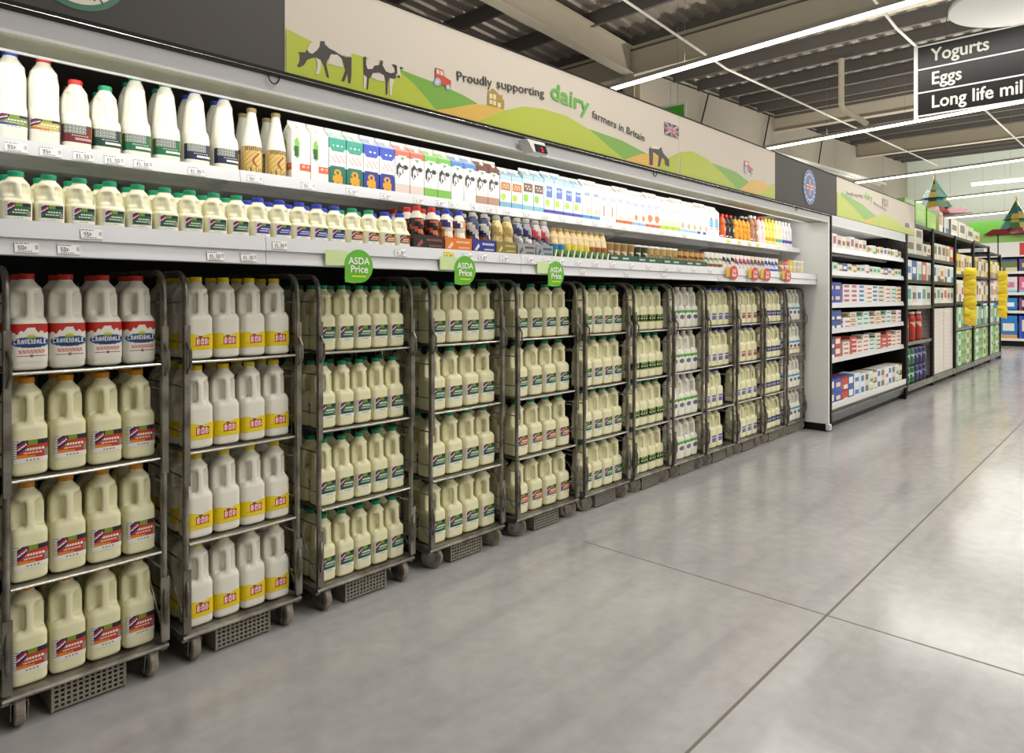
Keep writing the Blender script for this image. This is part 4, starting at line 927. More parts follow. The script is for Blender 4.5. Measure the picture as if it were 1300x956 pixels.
# corrugated roof: falls to a valley at X 12.3 and rises again
VX, VZ = 12.3, 6.8
def deck(x0, x1, z0, z1):
    mb = MB(); y = -10; pts = []
    while y < 18: pts += [(y, 0), (y+.16, 0), (y+.19, -.05), (y+.30, -.05)]; y += .33
    vs = [(x0, a, z0+b) for a, b in pts]+[(x1, a, z1+b) for a, b in pts]+[(x0, a, z0+b+.02) for a, b in pts]+[(x1, a, z1+b+.02) for a, b in pts]; n = len(pts)
    mb.add(vs, [(i, i+1, n+i+1, n+i) for i in range(n-1)]+[(2*n+i, 3*n+i, 3*n+i+1, 2*n+i+1) for i in range(n-1)]); return mb
mb = deck(-8, VX, VZ+20.3*.058, VZ); m2 = deck(VX, 36, VZ-.2, VZ-.2+23.7*.05); mb.add(m2.v, m2.f)
struct('ceiling', mb, M_DECK)
struct('trim_valley', MB().box(VX-.02, VX+.02, -10, 18, VZ-.3, VZ+.06), M_PURL)
def beam_i(mb, p, q, hw=.11, dep=.55, web=.012, fl=.018):
    """I-section between two bottom-centre points"""
    p, q = Vector(p), Vector(q); t = (q-p).normalized(); s = Vector((0, 0, 1)).cross(t).normalized()
    for (a, b, c, d) in ((-hw, hw, 0, fl), (-hw, hw, dep-fl, dep), (-web/2, web/2, fl, dep-fl)):
        vs = [o+s*u+Vector((0, 0, v)) for o in (p, q) for u, v in ((a, c), (b, c), (b, d), (a, d))]
        mb.add(vs, [(0, 1, 2, 3), (7, 6, 5, 4), (0, 4, 5, 1), (1, 5, 6, 2), (2, 6, 7, 3), (3, 7, 4, 0)])
k = 1
def trimbeam(*a, m=M_BEAM, **kw):
    global k
    mb = MB(); beam_i(mb, *a, **kw); o = struct(f'trim_beam_{k}', mb, m); k += 1
ZB = lambda x: VZ-.83+((VX-x)*.058 if x < VX else (x-VX)*.05)
trimbeam((-8, 8, ZB(-8)), (VX-.1, 8, ZB(VX)), hw=.12, dep=.56)
trimbeam((VX, -10, VZ-.85), (VX, 17.5, VZ-.85), hw=.14, dep=.6)
trimbeam((-8, -8.2, ZB(-8)), (VX-.1, -8.2, ZB(VX)), hw=.12, dep=.56)
mb = MB()
for u0, u1, v0, v1 in ((-.13, -.11, -.12, .12), (.11, .13, -.12, .12), (-.11, .11, -.008, .008)): mb.box(VX+u0, VX+u1, 8+v0, 8+v1, 0, VZ-.85)
struct('column_1', mb, M_BEAM)
x = VX-1.5
while x > -7:
    mb = MB(); z = VZ+(VX-x)*.058-.06; mb.box(x-.006, x+.006, -10, 17.5, z-.24, z); mb.box(x-.006, x+.07, -10, 17.5, z-.246, z-.238); mb.box(x-.07, x+.006, -10, 17.5, z-.01, z)
    struct(f'trim_purlin_{k}', mb, M_PURL); k += 1; x -= 1.5
x = VX+1.0
while x < 36:
    mb = MB(); z = VZ-.2+(x-VX)*.05-.06; mb.box(x-.006, x+.006, -10, 8.3, z-.24, z); mb.box(x-.006, x+.07, -10, 8.3, z-.246, z-.238); mb.box(x-.07, x+.006, -10, 8.3, z-.01, z)
    struct(f'trim_purlin_{k}', mb, M_PURL); k += 1; x += 1.2
for xx in (20.6, 28.5): trimbeam((xx, -10, ZB(xx)-.1), (xx, 8.3, ZB(xx)-.1), hw=.12, dep=.5)
# wind braces on the partition, thin pipes along the aisle
mb = MB(); mb.tube([(-8, 5.9, 6.9), (VX, 5.9, 5.65), (30, 5.9, 6.3)], .022, 8)
tag(mb.build('overhead_pipe', M_HOUSE), 'thin cream pipe under the roof crossing behind the first strip light', 'pipe', 'pipes under the roof')
mb = MB(); mb.tube([(-8, 3.0, 6.9), (VX, 3.0, 5.65), (30, 3.0, 6.3)], .022, 8)
tag(mb.build('overhead_pipe', M_HOUSE), 'thin cream pipe under the roof reaching the corner of the aisle sign', 'pipe', 'pipes under the roof')
mb = MB(); mb.tube([(15.5, 4.83, 6.4), (15.5, 4.83, 5.42), (15.56, 4.8, 5.33), (16.2, 4.53, 5.09)], .06, 12)
tag(mb.build('hanging_pipe', M_BEAM), 'bent cream drop pipe hanging from the roof between the strip lights', 'duct')
for i, xx in enumerate((15.2, 19.0, 23.5)):
    mb = MB(); mb.tube([(xx, 8.2, 4.6), (xx+.9, 8.2, ZB(xx)+.35)], .02, 6); struct(f'trim_brace_{i+1}', mb, M_RACK)

# ------------------------------------------------------------------ strip lights (rows run across the aisle)
def strip(x, y0, y1, z, label, power):
    t = thing('strip_light', label, 'strip light', (x, 0, z), 0, 'rows of strip lights across the hall')
    sl = .035
    def bar(w, za, zb, m, nm):
        mb = MB(); vs = [(s*w, y, z_-sl*y) for y in (y0, y1) for s, z_ in ((-1, za), (1, za), (1, zb), (-1, zb))]
        mb.add(vs, [(0, 1, 2, 3), (7, 6, 5, 4), (0, 4, 5, 1), (1, 5, 6, 2), (2, 6, 7, 3), (3, 7, 4, 0)]); return mb.build(nm, m, t)
    bar(.035, 0, .05, M_HOUSE, 'housing'); bar(.029, -.03, 0, M_LED, 'diffuser')
    mb = MB(); y = y0+1
    while y < y1: mb.tube([(0, y, .05-sl*y), (0, y, 2.6)], .003, 4); y += 3.2
    mb.build('hanging_wire', M_STEEL, t)
    L = bpy.data.lights.new('strip_lamp', 'AREA'); L.shape = 'RECTANGLE'; L.size = .09; L.size_y = y1-y0; L.energy = power; L.color = (1, .98, .92)
    o = bpy.data.objects.new('strip_lamp', L); COL.objects.link(o); o.parent = t; ym = (y0+y1)/2
    if power > 0:
        U = bpy.data.lights.new('added_roof_fill', 'AREA'); U.shape = 'RECTANGLE'; U.size = .07; U.size_y = y1-y0; U.energy = power*.75; U.color = (1, .96, .88)  # added upward fill that brightens the roof, beyond the strip's own lamp
        uo = bpy.data.objects.new('added_roof_fill', U); COL.objects.link(uo); uo.parent = t; uo.location = (0, ym, .06-sl*ym); uo.rotation_euler = (PI-math.atan(sl), 0, 0)
    o.location = (0, ym, -.035-sl*ym); o.rotation_euler = (-math.atan(sl), 0, 0)
POW = 405
for i, x in enumerate((2.5, 7.8, 13.0, 18.4, 23.5, 28.9, 33.8)):
    strip(x, -9.5, 7.6 if i > 1 else 7.2, 4.36, ['strip light row nearest the camera, overhead out of view', 'nearest visible strip light, crossing behind the long header board', 'second strip light, passing just below the aisle sign', 'third strip light row beyond the aisle sign', 'fourth strip light row above the patchwork trees', 'strip light row low over the green fascia', 'farthest strip light row, hidden above the green fascia'][i], POW)
# second LED at the far right
t = thing('strip_light', 'short bright strip light starting right of the nearer patchwork tree', 'strip light', (20.6, 0, 4.15))
MB().box(-.05, .05, -6, 3.3, -.03, .03).build('diffuser', M_LED, t); MB().box(-.03, .03, -6, 3.3, .03, .07).build('housing', M_HOUSE, t); MB().tube([(0, 2.5, .07), (0, 2.5, 2.6)], .003, 4).build('hanging_wire', M_STEEL, t)
# cable tray along the partition
mb = MB()
for yy in (6.9, 7.1): mb.add([(14, yy-.01, 4.75), (14, yy+.01, 4.75), (27, yy+.01, 5.3), (27, yy-.01, 5.3), (14, yy-.01, 4.83), (14, yy+.01, 4.83), (27, yy+.01, 5.38), (27, yy-.01, 5.38)], [(3, 2, 1, 0), (4, 5, 6, 7), (0, 1, 5, 4), (1, 2, 6, 5), (2, 3, 7, 6), (3, 0, 4, 7)])
for i in range(40): x = 14+13*i/39; z = 4.78+.55*i/39; mb.box(x-.01, x+.01, 6.9, 7.1, z, z+.02)
tag(mb.build('cable_tray', M_WHITE), 'white cable tray running along the grey wall behind the header boards', 'cable tray')

# fridge lamp: the tube under the canopy
L = bpy.data.lights.new('fridge_lamp', 'AREA'); L.shape = 'RECTANGLE'; L.size = 6.9; L.size_y = .02; L.energy = 14; L.color = (1, .99, .93)
o = bpy.data.objects.new('fridge_lamp', L); COL.objects.link(o); o.location = (3.3, 2.287, 2.019); o.rotation_euler = (math.radians(28), 0, 0); o.parent = fr

# ------------------------------------------------------------------ aisle sign
t = thing('aisle_sign', 'hanging black aisle sign with three panels, Yogurts, Eggs and Long life milk', 'sign', (8.9, 1.963, 0))
zt, zb, yr = 4.16, 3.366, -1.9
MB().box(-.015, .015, -.02, .02, zb-.03, zt+.02).build('frame_post', M_WHITE, t); MB().box(-.015, .015, yr-.02, yr+.02, zb-.03, zt+.02).build('frame_post', M_WHITE, t)
zs = [zt, zt-.265, zt-.53, zb]
M_SIGN = mat('glossy_black_sign', '#0f0e0d', .35, spec=.3)
for a, w_ in enumerate(('Yogurts', 'Eggs', 'Long life milk')):
    p = MB().box(-.008, .008, yr, -.02, zs[a+1]+.008, zs[a]-.008).build('sign_panel', M_SIGN, t)
    q = MB(); text_mesh(q, w_, .2, (-.0085, -.15, zs[a+1]+.075), '#cfcdc6', 0, .86, .0035, plane='x'); q.build('lettering', INK, p)
for z in zs: MB().box(-.012, .012, yr, 0, z-.008, z+.008).build('frame_rail', M_WHITE, t)
mb = MB()
for y in (-.3, -1.6): mb.tube([(0, y, zt), (0, y, 6.95)], .004, 5)
mb.build('hanging_wire', M_STEEL, t)
# air diffuser drum above it
t = thing('hanging_air_diffuser', 'big pale round air diffuser at the top right corner', 'air diffuser', (10.63, 1.075, 5.0)); t.scale = (.83, .83, .8)
mb = MB(); mb.lathe([(.95, 0), (1.02, .02), (1.02, .5), (.9, .54)], 48); mb.build('drum', mat('pale_duct', '#8a887e', .6), t, False)
mb = MB(); mb.lathe([(1.04, -.01), (1.06, 0), (1.06, .05), (1.04, .06)], 48); mb.build('rim', M_WHITE, t)
mb = MB()
for a in range(40): mb.lathe([(.012, -.006), (.010, -.012)], 6, (.9*math.cos(a*PI/20), .9*math.sin(a*PI/20), .008))
mb.build('rivets', M_STEEL, t)
mb = MB(); mb.tube([(0, 0, .5), (0, 0, 2.2)], .3, 20); mb.build('duct', mat('pale_duct', '#8a887e', .6), t)
# green hanging sign behind the header
t = thing('hanging_sign', 'green hanging sign with white frame showing above the header board', 'sign', (11, 0, 0))
MB().box(-.01, .01, 6.07, 7.3, 3.9, 4.74).build('sign_panel', mat('green_sign', '#4fae2c', .5), t)
mb = MB(); mb.box(-.016, .016, 6.03, 6.07, 3.86, 4.78); mb.box(-.016, .016, 7.3, 7.34, 3.86, 4.78); mb.box(-.016, .016, 6.07, 7.3, 4.74, 4.78); mb.box(-.016, .016, 6.07, 7.3, 3.86, 3.9); mb.build('frame', M_WHITE, t)
mb = MB(); mb.tube([(0, 6.2, 4.78), (0, 6.2, 6.6)], .004, 5); mb.tube([(0, 7.2, 4.78), (0, 7.2, 6.6)], .004, 5); mb.build('hanging_wire', M_STEEL, t)

# ------------------------------------------------------------------ second fridge
GX0, GX1 = 6.955, 9.78
f2 = thing('refrigerated_display', 'second open fridge with black frame, beyond the white end panel', 'fridge', (0, 0, 0))
MB().box(GX0, GX1, 3.0, 3.04, 0, 2.1).build('back_panel', M_DARK, f2)
MB().box(GX0, GX0+.03, 2.262, 3.0, .0, 2.10).build('side_panel', M_BLACK, f2); MB().box(GX1-.03, GX1, 2.262, 3.0, 0, 2.10).build('side_panel', M_BLACK, f2)
mb = MB(); mb.box(GX0+.03, GX1-.03, 2.285, 3.0, 2.06, 2.10); mb.box(GX0+.03, GX1-.03, 2.27, 2.285, 2.0, 2.10); mb.build('canopy', M_LIP, f2)
MB().box(GX0+.03, GX1-.03, 2.266, 2.27, 2.0, 2.012).build('canopy_edge', M_WHITE, f2)
mb = MB(); mb.add([(GX0, 2.262, .2), (GX1, 2.262, .2), (GX1, 2.30, .06), (GX0, 2.30, .06), (GX0, 2.45, .2), (GX1, 2.45, .2), (GX1, 2.45, .06), (GX0, 2.45, .06)], [(3, 2, 1, 0), (0, 1, 5, 4), (4, 5, 6, 7), (7, 6, 2, 3), (0, 4, 7, 3), (1, 2, 6, 5)])
mb.build('base_panel', M_FRIDGE, f2); MB().box(GX0, GX1, 2.257, 2.262, .155, .17).build('bumper_rail', M_STEEL, f2)
MB().box(GX0, GX1, 2.33, 3.0, 0, .06).build('kick_plate', M_BLACK, f2)
MB().box(GX0+.03, GX1-.03, 2.265, 3.0, .2, .215).build('deck_tray', M_WHITE, f2)
MB().box(GX0+.03, GX1-.03, 2.262, 2.275, .215, .262).build('front_lip', M_WHITE, f2)
S2 = [.649, .94, 1.193, 1.514, 1.742]
for z in S2:
    o = price_shelf('shelf', GX0+.035, GX1-.035, 2.287, 3.0, z+.042, [(z+.05, z)], f2, rnd, (8.4,))
L = bpy.data.lights.new('fridge_lamp', 'AREA'); L.shape = 'RECTANGLE'; L.size = 2.7; L.size_y = .03; L.energy = 7; L.color = (1, .99, .94)
o = bpy.data.objects.new('fridge_lamp', L); COL.objects.link(o); o.location = (8.37, 2.31, 2.04); o.rotation_euler = (math.radians(25), 0, 0); o.parent = f2
mb = MB(); mb.tube([(GX0+.1, 2.32, 2.05), (GX1-.1, 2.32, 2.05)], .01, 8); mb.build('lamp_tube', MATS['fridge_lamp'], f2)

# small printed packs
PK = {}
def pack(name, x, y, z, w, d, h, cols, label, cat, group, face='y'):
    key = (name, round(w, 3), round(d, 3), round(h, 3), tuple(cols), face)
    if key not in PK:
        mb = MB(); rs = random.Random(str(key)); A, B, C_ = cols; mode = rs.randrange(3)
        def f(u, v, i, j):
            if mode == 0: return B if abs(u-.5) < .3 and abs(v-.5) < .25 else (C_ if v > .85 else A)
            if mode == 1: return B if ((u-.5)/.35)**2+((v-.45)/.3)**2 < 1 else (C_ if u < .15 else A)
            return C_ if v < .22 else (B if (v > .6 and u > .4) else A)
        printed_box(mb, w, d, h, f, 6, 6); PK[key] = mb.mesh(name, INK)
    o = put(name, PK[key], None, (x, y, z)); tag(o, label, cat, group)
    if face == 'x': o.rotation_euler.z = -PI/2
    return o
PAL = [('#e9e4dc', '#c84a44', '#f0ece4'), ('#dfe8ee', '#3a6ab4', '#f0eee8'), ('#cfe0d8', '#3f9a8a', '#efeee6'), ('#e9e0cc', '#b8863c', '#8a5a3c'), ('#ece6e8', '#b0567a', '#efe8e8'), ('#d8d0c4', '#6a5a48', '#ece6dc')]
DC = {0: 'red and white', 1: 'blue and white', 2: 'teal and white', 3: 'tan and brown', 4: 'pink and white', 5: 'beige'}
def shelf_fill(name, cat, x0, x1, y, z, n, hs, levels, pal, lname, group, d=.1, gap=.004, names=None):
    z += .0015; y += .003
    w = (x1-x0)/n
    for i in range(n):
        pi = pal[i % len(pal)]
        for l in range(levels if not callable(levels) else levels(i)):
            h = hs[pi % len(hs)] if isinstance(hs, (list, tuple)) else hs
            lv = '' if (levels == 1) else (' at the bottom' if l == 0 else f' {ORD[l]} layer up')
            pack(name, x0+w*(i+.5), y, z+l*(h+.001), w-gap, d, h, (PAL2 if pi >= 6 else PAL)[pi % 6], f'{(DC2 if pi >= 6 else DC)[pi % 6]} {lname}, {ordn(i)} from left{lv}', cat, group)
PAL2 = [('#2a3fae', '#e9d8b0', '#3a56c8'), ('#c8382c', '#f0e4d8', '#8a241c'), ('#26509a', '#eef0f2', '#183a74'), ('#79ae3c', '#a9c48a', '#4f8a34'), ('#e2c52c', '#5a3c1c', '#efe6a8'), ('#e6e2da', '#d8b8b4', '#efe9e4')]
DC2 = {0: 'royal blue', 1: 'deep red', 2: 'dark blue', 3: 'bright green', 4: 'yellow', 5: 'cream'}
g = 'chilled packs in the second fridge'
shelf_fill('yogurt_tub', 'yogurt tub', 6.995, 8.25, 2.305, 1.784, 9, [.135, .15, .14], 1, [5, 4, 5, 0], 'tall tub on top shelf of second fridge', g, .1)
shelf_fill('yogurt_tub', 'yogurt tub', 8.3, 9.7, 2.305, 1.784, 9, [.085, .09, .1], 1, [3, 2, 3, 5, 1, 5], 'short tub on top shelf of second fridge', g, .1)
shelf_fill('cream_pot', 'pot', 6.995, 9.7, 2.305, 1.556, 18, [.085, .1, .09], 1, [2, 2, 3, 8, 5, 3, 5, 2, 4, 5], 'pot on second shelf of second fridge', g, .1)
shelf_fill('dessert_pack', 'dessert pack', 6.995, 7.4, 2.305, 1.235, 2, .105, 2, [6, 6], 'box on third shelf of second fridge', g, .12)
shelf_fill('yogurt_multipack', 'yogurt pack', 7.45, 9.7, 2.305, 1.235, 9, .048, 4, [4, 4, 1, 0, 1, 5, 0, 2, 3], 'pack on third shelf of second fridge', g, .12)
shelf_fill('dessert_pack', 'dessert pack', 6.995, 7.4, 2.305, .982, 2, .09, 2, [8, 8], 'round-print pack on fourth shelf of second fridge', g, .12)
shelf_fill('yogurt_multipack', 'yogurt pack', 7.45, 9.7, 2.305, .982, 10, .05, lambda i: 2+(i*7 % 2), [4, 3, 2, 2, 5, 3, 5, 2, 3], 'pack on fourth shelf of second fridge', g, .12)
shelf_fill('dessert_pack', 'dessert pack', 6.995, 7.4, 2.305, .691, 2, .1, 2, [8, 7], 'pack on fifth shelf of second fridge', g, .12)
shelf_fill('yogurt_multipack', 'yogurt pack', 7.45, 9.7, 2.305, .691, 10, .046, lambda i: 3+(i*3 % 2), [0, 7, 0, 0, 2, 5, 7, 7, 0], 'pack on fifth shelf of second fridge', g, .12)
shelf_fill('dessert_pack', 'dessert pack', 7.0, 8.0, 2.3, .217, 5, .13, 2, [8, 6, 7, 8, 1], 'pack in bottom deck of second fridge', g, .16)
shelf_fill('yogurt_tub', 'yogurt tub', 8.02, 9.72, 2.3, .217, 11, .12, 2, [1, 5, 2, 3, 1, 5, 4], 'tub in bottom deck of second fridge', g, .16)

# ------------------------------------------------------------------ black shelving beyond
def rack(x0, x1, ztop, levels, label):
    t = thing('shelving_bay', label, 'shelving bay', (0, .05, 0), 0, 'black shelving bays beyond the fridges')
    for x in (x0, x1-.03): MB().box(x, x+.03, 2.27, 2.31, 0, ztop).build('upright', M_RACK, t)
    MB().box(x0, x1, 2.8, 2.84, 0, ztop).build('back_panel', M_RACK, t)
    for z in levels:
        s = MB().box(x0+.03, x1-.03, 2.3, 2.8, z-.03, z).build('shelf', M_RACK, t)
        MB().box(x0+.03, x1-.03, 2.285, 2.3, z-.045, z).build('price_rail', M_STEEL if z < 1.2 and z > .2 else M_RACK, s)
    MB().box(x0, x1, 2.26, 2.8, .06, .14).build('base_plinth', M_STEEL, t)
    mb = MB(); mb.tube([(x0+.06, 2.33, 0), (x0+.06, 2.33, .06)], .025, 10); mb.build('foot', M_RACK, t); mb = MB(); mb.tube([(x1-.06, 2.33, 0), (x1-.06, 2.33, .06)], .025, 10); mb.build('foot', M_RACK, t)
    return t
rack(10.06, 11.53, 2.3, (.14, .70, 1.18, 1.53, 1.88, 2.3), 'first black shelving bay right of the second fridge')
rack(11.56, 13.10, 2.3, (.14, 1.20, 1.53, 1.86, 2.3), 'second black shelving bay, with tall stacks of pale boxes')
rack(13.13, 14.68, 2.3, (.14, .78, 1.22, 1.68, 2.3), 'third black shelving bay, beside the left yellow strip')
rack(16.38, 17.75, 2.2, (.14, .78, 1.22, 1.68, 2.2), 'fifth black shelving bay, lower and last of the row')
rack(14.71, 16.35, 2.3, (.14, .78, 1.22, 1.68, 2.3), 'fourth black shelving bay with green boxes')
g = 'groceries on the black shelving'
def fill(*a, **k): shelf_fill(*a, **k)
fill('paper_pack', 'pack', 10.12, 11.0, 2.34, 1.882, 2, .18, 2, [5, 5], 'wrapped pack on top shelf of first bay', g, d=.2)
fill('box_pack', 'box', 11.02, 11.48, 2.34, 1.882, 2, .17, 1, [5, 3], 'box at right of top shelf of first bay', g, d=.2)
fill('drinks_bottle_pack', 'pack', 10.12, 11.48, 2.34, 1.532, 5, .26, 1, [1, 8, 2, 7, 5], 'pack on second shelf of first bay', g, d=.2)
fill('box_pack', 'box', 10.12, 11.48, 2.34, 1.182, 5, .27, 1, [2, 5, 1, 2, 5], 'box on third shelf of first bay', g, d=.2)
# red and dark bottles on the lower shelves
P_WINE = [(.055, 0), (.062, .01), (.062, .30), (.05, .34), (.05, .37)]
for k_ in range(3): drink('drum_canister', 'redcan', P_WINE, [(0, 1, '#b8382c'), (.1, .3, '#7a4a34', 2), (.5, .7, '#e0c0b0', 2)], CAPS['white'], 10.28+k_*.36, 2.42, .702, f'tall red canister on fourth shelf of first bay, {ORD[k_]} from left', 'canister', g, .03)
for l in (0, 1):
    for k_ in range(5): drink('drinks_canister', 'navycan' if k_ > 1 else 'greencan', [(.08, 0), (.088, .01), (.088, .2), (.07, .222)], [(0, 1, '#2a2c5e' if k_ > 1 else '#2c6a48'), (.3, .6, '#8f92b8' if k_ > 1 else '#b8cfb8', 2)], CAPS['black'], 10.24+k_*.22, 2.42,   .142+l*.245, f'{"navy" if k_ > 1 else "green"} canister, {ORD[k_]} from left, {"lower" if l == 0 else "upper"} layer of first bay', 'canister', g, .02)
for i in range(2):
    for l in range(16): pack('pale_carton_box', 11.61+.355+i*.715, 2.35, .142+l*.0615, .7, .2, .0595, ('#e6e2da', '#e2d2ce', '#dccac4'), f'pale box in tall stack, {ORD[i]} column of second bay, {ORD[l]} from bottom', 'box', 'stacked pale boxes in the second bay')
fill('box_pack', 'box', 11.62, 13.05, 2.34, 1.202, 6, .24, 1, [5, 2, 5, 0, 5, 5], 'box on third shelf of second bay', g, d=.2)
fill('box_pack', 'box', 11.62, 13.05, 2.34, 1.532, 6, .25, 1, [1, 5, 3, 5, 1, 2], 'box on second shelf of second bay', g, d=.2)
fill('paper_pack', 'pack', 11.62, 13.05, 2.34, 1.862, 5, .24, 1, [5, 5, 5, 3, 7], 'pack on top shelf of second bay', g, d=.2)
for b_, (xa, xb) in enumerate(((13.2, 14.62), (14.78, 16.3), (16.45, 17.68))):
    w = ['third', 'fourth', 'fifth'][b_]
    fill('snack_box', 'box', xa, xb, 2.34, 1.682, 6, .34, 1, [10, 10, 3, 5, 10, 3], f'box on top shelf of {w} bay', g, d=.2)
    fill('snack_box', 'box', xa, xb, 2.34, 1.222, 6, .36, 1, [3, 5, 0, 3, 5, 3], f'box on second shelf of {w} bay', g, d=.2)
    fill('snack_box', 'box', xa, xb, 2.34, .782, 6, .34, 1, [9, 2, 9, 8, 9, 2], f'box on third shelf of {w} bay', g, d=.2)
    fill('juice_pack', 'pack', xa, xb, 2.34, .142, 6, .19, 3, [9, 2, 9, 9, 5, 9], f'pack on bottom shelf of {w} bay', g, d=.2)
# on top of the shelving
for k_, (x, w, h, p, nm) in enumerate(((10.25, .5, .3, 9, 'bright green'), (10.85, .6, .3, 9, 'bright green'), (11.5, .55, .28, 9, 'bright green'), (12.1, .3, .3, 3, 'tan'), (12.5, .35, .24, 1, 'blue and white'), (13.1, .55, .26, 5, 'cream'), (13.75, .6, .26, 5, 'cream'), (14.45, .6, .24, 5, 'cream'), (15.1, .5, .2, 3, 'tan'))):
    pack('storage_box', x+.02, 2.34, 2.302, w-.02, .35, h, ('#8ac422', '#9ccf3a', '#5f9a1c') if p == 9 else PAL[p % 6], f'{nm} box on top of the black shelving, {ORD[k_]} from left', 'box', 'boxes on top of the shelving')

# yellow strips of hanging packets
for k_, (x, zt_, zb_) in enumerate(((12.95, 1.74, .86), (16.26, 1.78, .90))):
    t = thing('clip_strip', f'{["nearer", "farther"][k_]} hanging strip of yellow snack packets on the shelving', 'clip strip', (x, 2.10, 0), -.95, 'yellow clip strips')
    MB().box(-.012, .012, .03, .034, zb_, zt_+.1).build('hanging_strip', M_LIP, t)
    MB().tube([(0, .032, zt_+.09), (0, .12, zt_+.11)], .004, 6).build('hook', M_STEEL, t)
    for j in range(11):
        z = zb_+(zt_-zb_)*j/11; rz = random.Random(j+20*k_).uniform(-.25, .25); mb = MB(); n = 6
        pts = []
        for a in range(n+1):
            for b in range(n+1):
                u, v = a/n*2-1, b/n*2-1; bl = .02*(1-u*u)*(1-v*v)+.001
                pts.append((u*.09, -bl, v*.062))
        for a in range(n+1):
            for b in range(n+1):
                u, v = a/n*2-1, b/n*2-1; pts.append((u*.09, .02*(1-u*u)*(1-v*v)+.001, v*.062))
        m_ = (n+1)**2; fs = [(a*(n+1)+b, (a+1)*(n+1)+b, (a+1)*(n+1)+b+1, a*(n+1)+b+1) for a in range(n) for b in range(n)]
        mb.add(pts, fs+[tuple(m_+i for i in reversed(f)) for f in fs], '#e8cf1c' if j % 3 else '#dcb814')
        o = mb.build('snack_packet', INK, t, True, (0, -.0+.005*(j % 2), z+.05)); o.rotation_euler = (-.25, rz, rz)

# patchwork trees on red star bases
def xtree(x, y, z, s, label):
    t = thing('patchwork_tree', label, 'tree decoration', (x, y, z), .35, 'patchwork tree toppers'); t.scale = (s, s, s)
    mb = MB(); pts = []
    for k_ in range(10):
        r_ = .76 if k_ % 2 == 0 else .44; a = PI/2+k_*PI/5+.3; pts.append((r_*math.cos(a), r_*math.sin(a)))
    vs = [(p[0], p[1], .0) for p in pts]+[(p[0]*.7, p[1]*.7, .14) for p in pts]; n = 10
    mb.add(vs, [tuple(range(n-1, -1, -1)), tuple(range(n, 2*n))]+[(i, (i+1) % n, n+(i+1) % n, n+i) for i in range(n)], '#7a1428'); mb.build('star_base', INK, t)
    mb = MB(); cols = ['#1a6456', '#b09a4a', '#17567a', '#2f6434', '#1f7a6a']; rs = random.Random(int(x))
    for (z0, z1, r0, r1) in ((.14, .44, .36, .19), (.38, .64, .27, .11), (.56, .84, .16, .015)):
        n = 10
        for j in range(2):
            for i in range(n):
                a, b = 2*PI*i/n, 2*PI*(i+1)/n; ra, rb_ = r0+(r1-r0)*j/2, r0+(r1-r0)*(j+1)/2; za, zb_ = z0+(z1-z0)*j/2, z0+(z1-z0)*(j+1)/2
                mb.add([(ra*math.cos(a), ra*math.sin(a), za), (ra*math.cos(b), ra*math.sin(b), za), (rb_*math.cos(b), rb_*math.sin(b), zb_), (rb_*math.cos(a), rb_*math.sin(a), zb_)], [(0, 1, 2, 3)], cols[rs.randrange(5)])
        mb.add([(r0*math.cos(2*PI*i/n), r0*math.sin(2*PI*i/n), z0) for i in range(n)], [tuple(range(n-1, -1, -1))], '#1d4a34')
    mb.build('tree_body', INK, t)
    mb = MB(); pts = [(((.085 if k_ % 2 == 0 else .035)*math.cos(PI/2+k_*PI/5)), .86+(.085 if k_ % 2 == 0 else .035)*math.sin(PI/2+k_*PI/5)) for k_ in range(10)]
    mb.plate(pts, -.012, .024, '#d8a81c'); mb.build('star', INK, t)
xtree(12.6, 2.52, 2.608, .70, 'nearer patchwork Christmas tree on a red star base above the shelving')

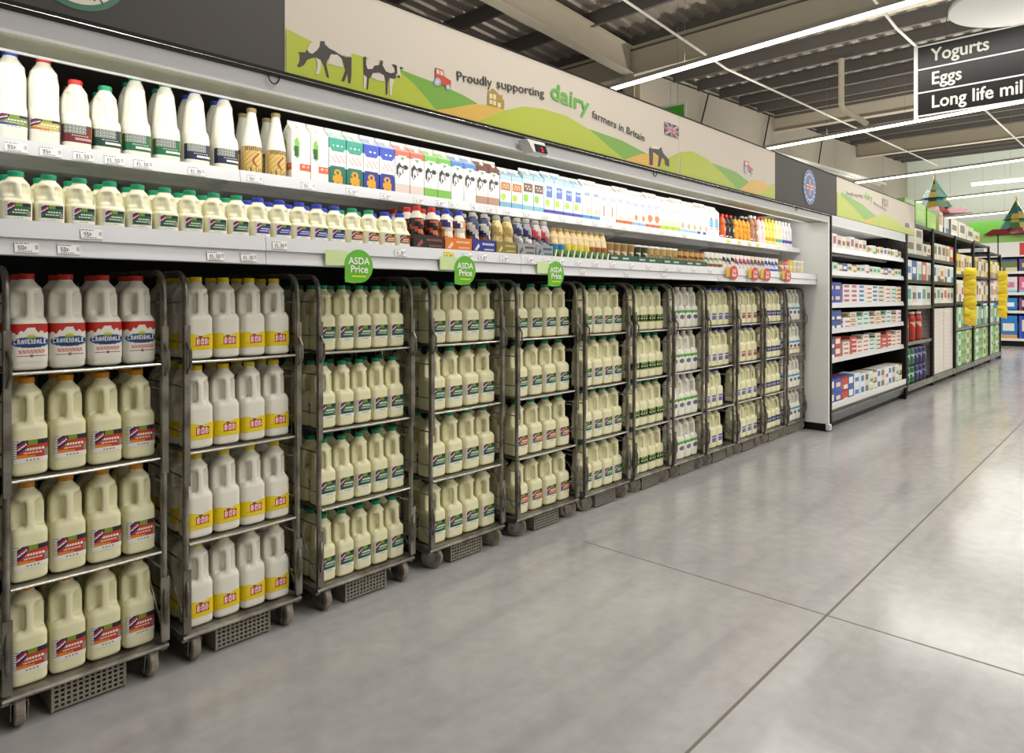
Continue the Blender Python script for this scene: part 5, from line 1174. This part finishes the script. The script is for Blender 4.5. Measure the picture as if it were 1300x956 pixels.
# ------------------------------------------------------------------ end-aisle shelving on the far side, facing back
EX = 22.2
def endbay(y0, y1, label, k0):
    t = thing('shelving_bay', label, 'shelving bay', (EX, 0, 0), 0, 'shelving bays at the far end')
    MB().box(.5, .54, y0, y1, 0, 2.95).build('back_panel', mat('mid_grey_panel', '#8d8b86', .6), t)
    for z in (.2, .93, 1.41, 1.97):
        s = MB().box(0, .5, y0, y1, z-.04, z).build('shelf', M_WHITE, t)
        MB().box(-.012, 0, y0, y1, z-.06, z+.01).build('price_rail', M_WHITE, s)
    MB().box(.02, .5, y0, y1, 0, .16).build('base_plinth', M_BLACK, t)
    q = MB().box(-.03, .5, y0, y1, 2.36, 2.75).build('header', M_WHITE, t); MB().box(-.03, .5, y0, y1, 2.75, 2.95).build('top_fascia', mat('light_green_fascia', '#86b45c', .5), t)
    mb = MB(); mb.box(-.034, -.03, y0+.95, y0+1.2, 2.4, 2.72, '#c8383a'); mb.box(-.034, -.03, y0+.3, y0+.6, 2.5, 2.6, '#9a9aa8'); mb.build('header_print', INK, q)
    for j, z in enumerate((.2, .93, 1.41, 1.97)):
        n = 4; w = (y1-y0)/n
        for i in range(n):
            c = [PAL2[0], ('#2c2a34', '#c9c4cc', '#8a3a6a'), ('#d46a94', '#efc8d4', '#8ac0dc'), ('#5a4a8a', '#e2c52c', '#3a5a9a')][j] if i % 3 else [('#2a7ac8', '#e6e6e0', '#d8a050'), ('#2f7fc8', '#e6eef4', '#1f5f9a'), ('#e0d8dc', '#c87aa0', '#8ac0dc'), ('#6a7a4a', '#d9cfa8', '#3a4a8a')][j]
            h = (.6, .34, .42, .33)[j]
            o = pack('toy_box', EX+.03, y0+w*(i+.5), z+.001, w-.04, .35, h, c, f'toy box on {["bottom", "second", "third", "top"][j]} shelf of the {k0} far end bay, {ORD[n-1-i]} from left', 'toy box', 'toy boxes on the far end shelving', face='x')
endbay(2.98, 4.6, 'white-shelved end bay of toys facing back down the aisle', 'left')
endbay(1.3, 2.95, 'white-shelved end bay cut off by the right edge', 'right')
xtree(22.55, 2.62, 2.955, 1.1, 'farther patchwork Christmas tree on the far end bay')
mb = MB(); mb.box(24.0, 24.12, -3, 3.95, 2.6, 3.5)
tag(mb.build('green_fascia', mat('green_fascia_panel', '#4f8a2a', .5)), 'broad green fascia panel high above the far end of the aisle', 'fascia panel')
mb = MB(); mb.box(24.0, 24.12, 3.0, 3.95, 0, 2.6); mb.box(24, 24.12, -3, -2, 0, 2.6); struct('wall_end_support', mb, M_WALL)

# ------------------------------------------------------------------ world, camera, look
wd = bpy.data.worlds.new('hall_air'); sc.world = wd; wd.use_nodes = True
wd.node_tree.nodes['Background'].inputs[0].default_value = (.9, .95, 1, 1); wd.node_tree.nodes['Background'].inputs[1].default_value = .03
cam = bpy.data.cameras.new('camera'); co = bpy.data.objects.new('camera', cam); COL.objects.link(co)
co.location = (0, 0, EYE); co.rotation_euler = (PI/2, 0, YAW-PI/2)
cam.sensor_width = 36; cam.lens = 36*FPX/1300; cam.shift_y = -(478-HOR)/1300; cam.clip_start = .05; cam.clip_end = 100
sc.camera = co
vs_ = sc.view_settings; vs_.view_transform = 'Standard'; vs_.look = 'None'; vs_.gamma = 1; vs_.use_curve_mapping = False; vs_.exposure = 0.
sc.cycles.max_bounces = 6; sc.cycles.diffuse_bounces = 4; sc.cycles.glossy_bounces = 3
sc.cycles.sample_clamp_indirect = 6
